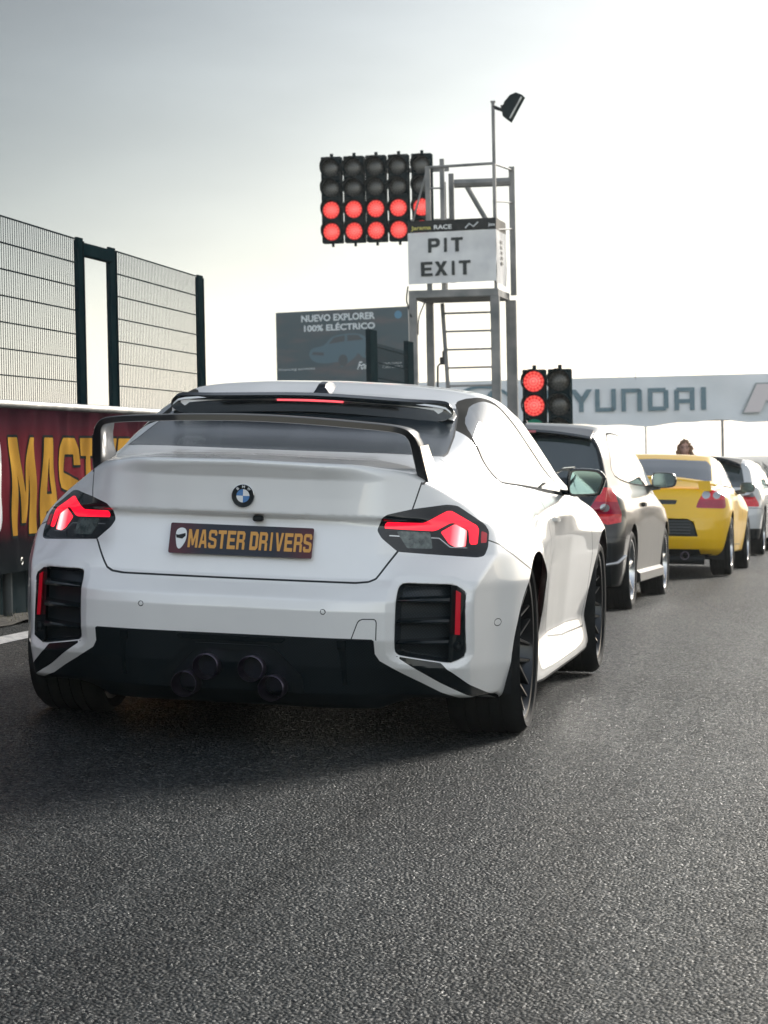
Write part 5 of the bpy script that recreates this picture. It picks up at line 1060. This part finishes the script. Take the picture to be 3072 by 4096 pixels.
hatch = dict(hw=.84, wb=2.575, wr=.305, tw=.205, rr=.228, rim='five', nsp=6, rimm='silver', front=3.38, rear=-.74, zb=.19, top=1.43, kb=.05,
 R=([*hx], hz, R_, .02, .012), S=(sy, sz, S_, .06, .03), T=([0, .4, .65, .8], [-.7, -.4, 0, .6, 1.5, 2.0, 2.4, 2.7, 3.0, 3.4], T_, .03, .05),
 G=([-.6, -.2, .2, .8, 1.5, 2.3], [.95, 1.05, 1.15, 1.27, 1.4], G_, .06, .02), H=([0, .3, .5, .6, .7], Hy, [Hc - d for d in (0, .006, .02, .045, .085)], .03, .03),
 mirror=(.905, 1.66, .995, .20, .13),
 cuts=[('lclear', lambda a, y, z: np.maximum(disc(.692, .775, .030, a, z), y + .25)), ('lband', lambda a, y, z: np.maximum(np.maximum(pin(HL, a, z), y + .2), np.abs(z - .775) - .045)), ('lamp', lambda a, y, z: np.maximum(pin(HL, a, z), y + .2)),
       ('tail', lambda a, y, z: np.maximum(np.maximum(pin([(-.1, .70), (.545, .70), (.66, .93), (.60, .985), (-.1, .985)], a, z), y + .3), -1e3 + 0 * a)),
       ('rwin', lambda a, y, z: np.maximum(pin(HG, a, z), y + .1)), ('band', lambda a, y, z: np.maximum(pin([(-.1, .98), (.64, .975), (.665, 1.07), (.62, 1.23), (.56, 1.325), (-.1, 1.335)], a, z), y + .1)),
       ('swin', lambda a, y, z: np.maximum(pin(HSW, y, z), .45 - a)), ('wseal', lambda a, y, z: np.maximum(pin(HSW, y, z) - .014, .45 - a)), ('wsh', lambda a, y, z: np.maximum(np.maximum(1.52 - y, y - 2.12), np.maximum(1.0 - z, a - .64))),
       ('low', lambda a, y, z: np.maximum(np.maximum(z - .52, a - .74), y + .45))],
 seams=[([(.02, 1.0), (.16, .90), (.36, .75), (.45, .55), (.45, .28), (1.9, .26), (1.96, .5), (1.9, .93)], 'yz', lambda a, y, z: (a > .6) & (z < 1.0), False, .003), ([(-.74, .56), (-.5, .56), (-.33, .545)], 'yz', lambda a, y, z: a > .60, False, .003)],
 parts=[('rear_window', ['rwin'], ['glass2'], 'full'), ('tailgate_frame', ['band', 'tail'], ['black', 'black'], 'full'), ('windscreen', ['wsh'], ['glass2'], 'full'), ('lower_bumper', ['low'], ['trim'], 'full'),
        (('side_window', 'window_seal'), ['swin', 'wseal'], ['glass2', 'seal'], 'half'), (('tail_lamp', 'lamp_band', 'clear_lens'), ['lamp', 'lband', 'lclear'], ['lens_red', 'lens_dark', 'lens_clear'], 'half')])
hroot, hTR, hTH = simple_car('hatchback', 'glossy black three door hatchback with red tail lamps just ahead of the white coupe', (.563, 9.916, -.196), .029, .035, hatch, M['black_paint'])
b = MB(); b.sweep([[(x, -.30, 1.385 - .03 * abs(x / .55) ** 2), (x, -.47, 1.352 - .05 * abs(x / .55) ** 2), (x, -.475, 1.335 - .05 * abs(x / .55) ** 2), (x, -.40, 1.315 - .05 * abs(x / .55) ** 2)] for x in np.linspace(-.56, .56, 21)]); b.build('roof_spoiler', M['black_paint'], hroot, True)
b = MB(); b.box((0, -.478, 1.333), (.30, .012, .018)); b.build('high_brake_light', M['lens_dark'], hroot)
b = MB(); b.tube([(-.02, .1, 1.40), (-.02, .08, 1.44), (-.02, -.02, 1.60)], [.02, .010, .003], 8); b.lathe([(0, .026), (.02, .02), (.035, .008)], (-.02, .1, 1.40), 'z', 12); b.build('roof_aerial', M['trim'], hroot, True)
b = MB(); b.tube([(-.78, -.60, .37), (-.70, -.70, .355), (0, -.75, .35), (.70, -.70, .355), (.79, -.60, .37), (.835, -.46, .42)], .013, 8); b.build('bumper_strip', M['silver'], hroot, True)
for s in (1, -1):
    b = MB(); b.sweep([[(s * .82, y, .30), (s * .86, y, .27), (s * .865, y, .21), (s * .82, y, .19)] for y in (.36, 2.22)])
    b.build('side_skirt', M['black_paint'], hroot)
for s in (1, -1): b = MB(); b.box((s * .845, 1.05 - .35, .80), (.03, .16, .035), b=.01); b.build('door_handle', M['black'], hroot)
# ---- yellow roadster with hard top
yz = [.20, .26, .36, .45, .57, .66, .78, .86, .95, 1.05]; yb = Z([-.46, -.56, -.60, -.61, -.60, -.57, -.54, -.50, -.47, -.40])
YR = [yb + d for d in (0, .008, .03, .06, .11, .19, .33)]
ysy = [-.65, -.45, -.2, 0, .3, .8, 1.4, 2.0, 2.45, 2.8, 3.2]; ysz = [.20, .32, .50, .65, .78, .86]
YS = [[.66,.74,.77,.765,.72,.64],[.74,.80,.82,.82,.79,.72],[.79,.83,.845,.845,.82,.75],[.80,.835,.85,.85,.825,.76],[.79,.82,.835,.835,.81,.76],[.77,.79,.80,.80,.79,.75],[.77,.79,.80,.80,.79,.75],[.79,.81,.83,.83,.80,.74],[.80,.83,.85,.84,.78,.68],[.76,.80,.82,.79,.7,.55],[.6,.64,.66,.62,.5,.4]]
YT = [[.855,.875,.89,.90,.90,.88,.84,.78,.70,.58],[.855,.875,.89,.90,.90,.88,.84,.78,.70,.58],[.84,.865,.88,.885,.88,.87,.84,.79,.71,.57],[.79,.82,.84,.85,.84,.83,.82,.78,.69,.52]]
YHc = Z([.4, .86, .96, 1.08, 1.17, 1.215, 1.225, 1.21, 1.16, .92, .6]); YHy = [-.6, -.22, .05, .30, .52, .8, 1.1, 1.35, 1.5, 2.0, 2.6]
YL = rpoly([(.515, .672), (.545, .76), (.60, .845), (.66, .862), (.72, .85), (.785, .795), (.80, .69), (.79, .668)], .02, 3)
YG = [(-.1, .565), (.44, .562), (.50, .53), (.545, .39), (-.1, .39)]
YW = [(-.1, .955), (.55, .93), (.62, .94), (.585, 1.10), (.53, 1.15), (-.1, 1.17)]
YSW = [(.62, .90), (.80, 1.09), (1.15, 1.165), (1.35, 1.14), (1.75, .93), (1.6, .89)]
road = dict(hw=.84, wb=2.45, wr=.302, tw=.215, rr=.215, rim='thin', nsp=7, rimm='silver', front=3.22, rear=-.62, zb=.20, top=1.24, gb=.65, kb=.03, kt=.05,
 R=([0, .3, .5, .62, .7, .78, .85], yz, YR, .025, .014), S=(ysy, ysz, YS, .06, .03), T=([0, .4, .65, .8], [-.6, -.3, 0, .6, 1.5, 2.0, 2.4, 2.7, 3.0, 3.3], YT, .03, .05),
 G=([-.3, .1, .6, 1.3, 2.], [.85, .95, 1.05, 1.15, 1.25], [[.60,.57,.53,.48,.42],[.68,.655,.62,.57,.5],[.70,.68,.65,.60,.53],[.71,.69,.66,.61,.54],[.71,.68,.64,.58,.5]], .06, .02),
 H=([0, .3, .5, .6, .7], YHy, [YHc - d for d in (0, .004, .016, .035, .07)], .03, .03), mirror=(.885, 1.55, .885, .15, .11),
 recess=[(YG, .03)],
 cuts=[('lc1', lambda a, y, z: np.maximum(disc(.612, .803, .040, a, z), y + .2)), ('lc2', lambda a, y, z: np.maximum(disc(.712, .800, .036, a, z), y + .2)), ('ldark', lambda a, y, z: np.maximum(np.maximum(pin(YL, a, z), y + .1), z - .755)), ('lamp', lambda a, y, z: np.maximum(pin(YL, a, z), y + .1)),
       ('grille', lambda a, y, z: np.maximum(pin(YG, a, z), y + .3)), ('slot', lambda a, y, z: np.maximum(pin([(-.1, .752), (.335, .748), (.318, .705), (-.1, .705)], a, z), y + .3)),
       ('rwin', lambda a, y, z: np.maximum(np.maximum(pin(YW, a, z), y - .7), -.1 - y)), ('swin', lambda a, y, z: np.maximum(pin(YSW, y, z), .4 - a)), ('wseal', lambda a, y, z: np.maximum(pin(YSW, y, z) - .016, .4 - a)),
       ('wsh', lambda a, y, z: np.maximum(np.maximum(1.5 - y, y - 2.05), np.maximum(.90 - z, a - .58))), ('low', lambda a, y, z: np.maximum(np.maximum(z - np.where(a > .56, .215, .262), a - .80), y + .38))],
 seams=[([(.60, .88), (.62, .6), (.55, .3), (1.75, .28), (1.8, .6), (1.75, .87)], 'yz', lambda a, y, z: a > .6, False, .003)],
 parts=[('rear_window', ['rwin'], ['glass_bright'], 'full'), ('engine_grille', ['grille'], ['grille'], 'full'), ('vent_slot', ['slot'], ['grille'], 'full'), ('windscreen', ['wsh'], ['glass2'], 'full'), ('lower_bumper', ['low'], ['trim'], 'full'),
        (('side_window', 'window_seal'), ['swin', 'wseal'], ['glass2', 'seal'], 'half'), (('tail_lamp', 'lamp_lower', 'inner_lens', 'outer_lens'), ['lamp', 'ldark', 'lc1', 'lc2'], ['lens_red', 'lens_dark', 'lens_clear', 'lens_clear'], 'half')])
yroot, yTR, yTH = simple_car('roadster', 'yellow two seat roadster with low rear wing and round clear lenses in its red lamps', (1.027, 16.65, -.264), .0305, .03, road, M['yellow'])
b = MB(); L = []
for x in np.linspace(-.70, .70, 33):
    e = abs(x) / .70; zc = .975 - .07 * e ** 2.2; w = .10 if e < .97 else .08; L.append([(x, -.46 + .05 * e, zc), (x, -.46 + .05 * e, zc - .02), (x, -.36 + .05 * e, zc - .02), (x, -.30 + .05 * e, zc + .0), (x, -.38 + .05 * e, zc + .012)])
b.sweep(L); b.build('rear_wing', M['yellow'], yroot, True)
for s in (1, -1): b = MB(); b.sweep([[(s * (x + o), y, z) for o, y in ((-.06, -.44), (.06, -.44), (.06, -.28), (-.06, -.28))] for x, z in ((.60, .84), (.585, .94))]); b.build('wing_foot', M['yellow'], yroot)
b = MB()
for z in (.42, .45, .48, .51, .54): b.box((0, -.585, z), (.94, .01, .012))
b.build('grille_bar', mat('grille_grey', (.07, .08, .085), .5), yroot)
b = MB(); b.lathe([(-.50, .038), (-.60, .042), (-.60, .036), (-.45, .033)], (.42, 0, .20), 'y', 20); b.build('exhaust_tip', M['pipe'], yroot, True)
b = MB(); b.tube([(.05, -.42, .16), (.6, -.42, .16)], .05, 12); b.build('muffler', M['trim'], yroot, True)
# ---- white hatchback at the right edge
G2 = dict(hatch); G2.update(wr=.30, rim='thin', nsp=9, res=.018, mirror=(.90, 1.66, .96, .17, .12))
sc = lambda a, k: [Z(q) * k for q in a]
Hc2 = Z([.5, .93, 1.21, 1.25, 1.265, 1.27, 1.265, 1.24, 1.18, .93, .6]); G2['H'] = ([0, .3, .5, .6, .7], Hy, [Hc2 - d for d in (0, .006, .02, .045, .085)], .03, .03)
WL = [(.60, .64), (.62, .80), (.72, .80), (.80, .66), (.80, .62), (.62, .62)]
HG2 = [(-.1, .86), (.60, .86), (.62, .90), (.575, 1.10), (.52, 1.17), (-.1, 1.18)]
HSW2 = [(y, z - .06) for y, z in HSW]
G2['cuts'] = [('lclear', lambda a, y, z: np.maximum(np.maximum(pin(WL, a, z), y + .2), .74 - z)), ('lamp', lambda a, y, z: np.maximum(pin(WL, a, z), y + .2)), ('rwin', lambda a, y, z: np.maximum(pin(HG2, a, z), y + .1)),
  ('swin', lambda a, y, z: np.maximum(pin(HSW2, y, z), .45 - a)), ('wseal', lambda a, y, z: np.maximum(pin(HSW2, y, z) - .014, .45 - a)), ('wsh', lambda a, y, z: np.maximum(np.maximum(1.52 - y, y - 2.12), np.maximum(.95 - z, a - .64))), ('low', lambda a, y, z: np.maximum(np.maximum(z - .34, a - .86), y + .30))]
G2['parts'] = [('rear_window', ['rwin'], ['glass2'], 'full'), ('windscreen', ['wsh'], ['glass2'], 'full'), ('lower_bumper', ['low'], ['trim'], 'full'), (('side_window', 'window_seal'), ['swin', 'wseal'], ['glass2', 'seal'], 'half'), (('tail_lamp', 'clear_lens'), ['lamp', 'lclear'], ['lens_red', 'lens_clear'], 'half')]
G2['seams'] = [([(-.74, .60), (-.5, .60), (-.33, .58)], 'yz', lambda a, y, z: a > .60, False, .003)]
wroot, _, _ = simple_car('hatchback', 'white hatchback with black roof spoiler, farthest car at the right edge', (1.12, 24.28, -.376), .035, .03, G2, M['white2'])
b = MB(); b.sweep([[(x, -.22, 1.262 - .03 * abs(x / .5) ** 2), (x, -.52, 1.25 - .09 * abs(x / .55) ** 3), (x, -.54, 1.225 - .10 * abs(x / .55) ** 3), (x, -.40, 1.17 - .06 * abs(x / .55) ** 3)] for x in np.linspace(-.56, .56, 21)]); b.build('roof_spoiler', M['trim'], wroot, True)
# ================================================================ person beyond the yellow car
def person():
    gx, gy = -.17, 29.2; g0 = float(gz(gx, gy)); top = 1.125; s = (top - g0) / 1.66      # overall scale from ground to crown
    root = thing('person', 'person with long wavy brown hair, glasses and a red top standing behind the yellow roadster', 'person', (gx, gy, g0), Matrix.Rotation(.06, 4, 'Z') @ Matrix.Scale(s, 4))
    J = dict(pel=(0, 0, .90), wai=(0, .0, 1.05), che=(0, .01, 1.24), nb=(0, .015, 1.38), nk=(0, .0, 1.45), hd=(0, -.015, 1.545))
    def cap(p, q, r0, r1):
        p, q = Z(p), Z(q); e = q - p; L2 = e @ e
        def f(x, y, z):
            t = np.clip(((x - p[0]) * e[0] + (y - p[1]) * e[1] + (z - p[2]) * e[2]) / L2, 0, 1)
            return np.sqrt((x - p[0] - t * e[0]) ** 2 + (y - p[1] - t * e[1]) ** 2 + (z - p[2] - t * e[2]) ** 2) - (r0 + (r1 - r0) * t)
        return f
    def ell(c, r): return lambda x, y, z: (np.sqrt(((x - c[0]) / r[0]) ** 2 + ((y - c[1]) / r[1]) ** 2 + ((z - c[2]) / r[2]) ** 2) - 1) * min(r)
    head = [ell((0, -.005, 1.565), (.072, .092, .098)), ell((0, -.03, 1.505), (.052, .066, .062))]
    face = [cap((0, -.095, 1.555), (0, -.112, 1.528), .009, .013), ell((0, -.088, 1.493), (.024, .014, .009)), ell((.073, .0, 1.545), (.012, .022, .03)), ell((-.073, .0, 1.545), (.012, .022, .03)), ell((0, -.07, 1.462), (.022, .018, .016))]
    torso = [ell((0, 0, .93), (.165, .115, .12)), ell((0, 0, 1.08), (.135, .10, .14)), ell((0, .0, 1.26), (.165, .105, .16)), cap((-.14, .01, 1.355), (.14, .01, 1.355), .062, .062), cap((0, .012, 1.36), (0, 0, 1.48), .056, .05)]
    limbs = []
    for sd in (1, -1):
        limbs += [cap((sd * .17, .01, 1.35), (sd * .235, .03, 1.09), .05, .04), cap((sd * .235, .03, 1.09), (sd * .19, -.10, .90), .04, .03), cap((sd * .19, -.10, .90), (sd * .165, -.11, .86), .034, .03),
                  cap((sd * .085, 0, .88), (sd * .095, -.01, .50), .085, .055), cap((sd * .095, -.01, .50), (sd * .10, .02, .09), .055, .036), cap((sd * .10, .03, .05), (sd * .115, -.13, .035), .04, .032)]
    def un(fs, k):
        def F(x, y, z):
            a = fs[0](x, y, z)
            for f in fs[1:]: a = smin(a, f(x, y, z), k)
            return a
        return F
    FB = un(head + face + torso + limbs, .03); G_ = lambda st, a, c: (np.arange(-.32, .33, st), np.arange(-.22, .2, st), np.arange(a, c, st))
    def put(name, F, grid, m, par=root, keep=None):
        v, f = surface_net(F, *grid)
        if keep is not None: v, f, _ = cut(v, f, keep(v))
        return mesh(name, v, f, m, par)
    bd = put('body', FB, G_(.013, -.02, 1.72), vary(mat('skin', (.5, .29, .22), .55), (.42, .23, .17), (.54, .32, .25), 12))
    FT = un([lambda x, y, z: un(torso[1:4], .05)(x, y, z) - .016] + [lambda x, y, z, f=f: f(x, y, z) - .014 for f in (limbs[0], limbs[1], limbs[6], limbs[7])], .04)
    put('red_top', FT, G_(.014, .9, 1.5), vary(mat('red_cloth', (.45, .05, .04), .85), (.38, .04, .035), (.5, .07, .05), 20, 4, .4, 60))
    FJ = un([lambda x, y, z: torso[0](x, y, z) - .016] + [lambda x, y, z, f=f: f(x, y, z) - .014 for f in (limbs[3], limbs[4], limbs[9], limbs[10])], .03)
    put('trousers', FJ, G_(.015, .04, 1.06), vary(mat('denim', (.04, .06, .10), .85), (.03, .05, .085), (.06, .08, .13), 18, 4, .4, 80))
    hr = [ell((0, .02, 1.59), (.094, .104, .098)), cap((.088, .015, 1.57), (.105, -.01, 1.38), .036, .046), cap((-.088, .015, 1.57), (-.105, -.01, 1.38), .036, .046), ell((0, .06, 1.48), (.10, .055, .14))]
    def FH(x, y, z):
        a = un(hr, .03)(x, y, z); a = a + .007 * np.sin(z * 70 + 3 * np.sin(x * 40)) + .006 * np.sin(x * 110 + z * 30) + .004 * np.sin(y * 90)
        return np.maximum(a, -ell((0, -.10, 1.53), (.066, .10, .085))(x, y, z))
    put('hair', FH, (np.arange(-.18, .18, .009), np.arange(-.12, .16, .009), np.arange(1.30, 1.72, .009)), vary(mat('brown_hair', (.12, .06, .025), .5), (.07, .033, .014), (.26, .13, .05), 30, 5, .6, 140))
    for sd in (1, -1):
        b = MB(); b.tube([(sd * .032 + .025 * math.cos(a), -.108 - .004 * 0, 1.558 + .019 * math.sin(a)) for a in np.linspace(0, 2 * math.pi, 15)], .0028, 6, False); b.tube([(sd * .057, -.105, 1.56), (sd * .076, -.01, 1.558)], .0025, 6)
        if sd > 0: b.tube([(-.008, -.112, 1.56), (.008, -.112, 1.56)], .0025, 6)
        b.build('glasses', M['trim'], bd, True)
        e = MB(); e.lathe([(-.012 * math.cos(a), .011 * math.sin(a)) for a in np.linspace(0, math.pi, 7)], (sd * .031, -.083, 1.558), 'y', 12); e.build('eye', M['trim'], bd, True)
        sh = MB(); sh.box((sd * .112, -.05, .035), (.095, .26, .07), b=.03); sh.build('shoe', M['trim'], root)
    m_ = MB(); m_.box((0, -.104, 1.493), (.04, .006, .006)); m_.build('lips', mat('lips', (.35, .10, .09), .5), bd)
person()
# ================================================================ haze: thin bright air round the whole scene
hz = mat('haze_air', (1, 1, 1)); t = hz.node_tree; t.nodes.clear(); o_ = t.nodes.new('ShaderNodeOutputMaterial'); pv = t.nodes.new('ShaderNodeVolumePrincipled')
pv.inputs['Color'].default_value = (.93, .96, .97, 1); pv.inputs['Density'].default_value = .0004; pv.inputs['Anisotropy'].default_value = .55; t.links.new(pv.outputs[0], o_.inputs['Volume'])
b = MB(); b.box((0, 850, 2.5), (2000, 2100, 29)); tag(b.build('haze', hz), 'thin pale haze over the track', 'haze', kind='stuff')
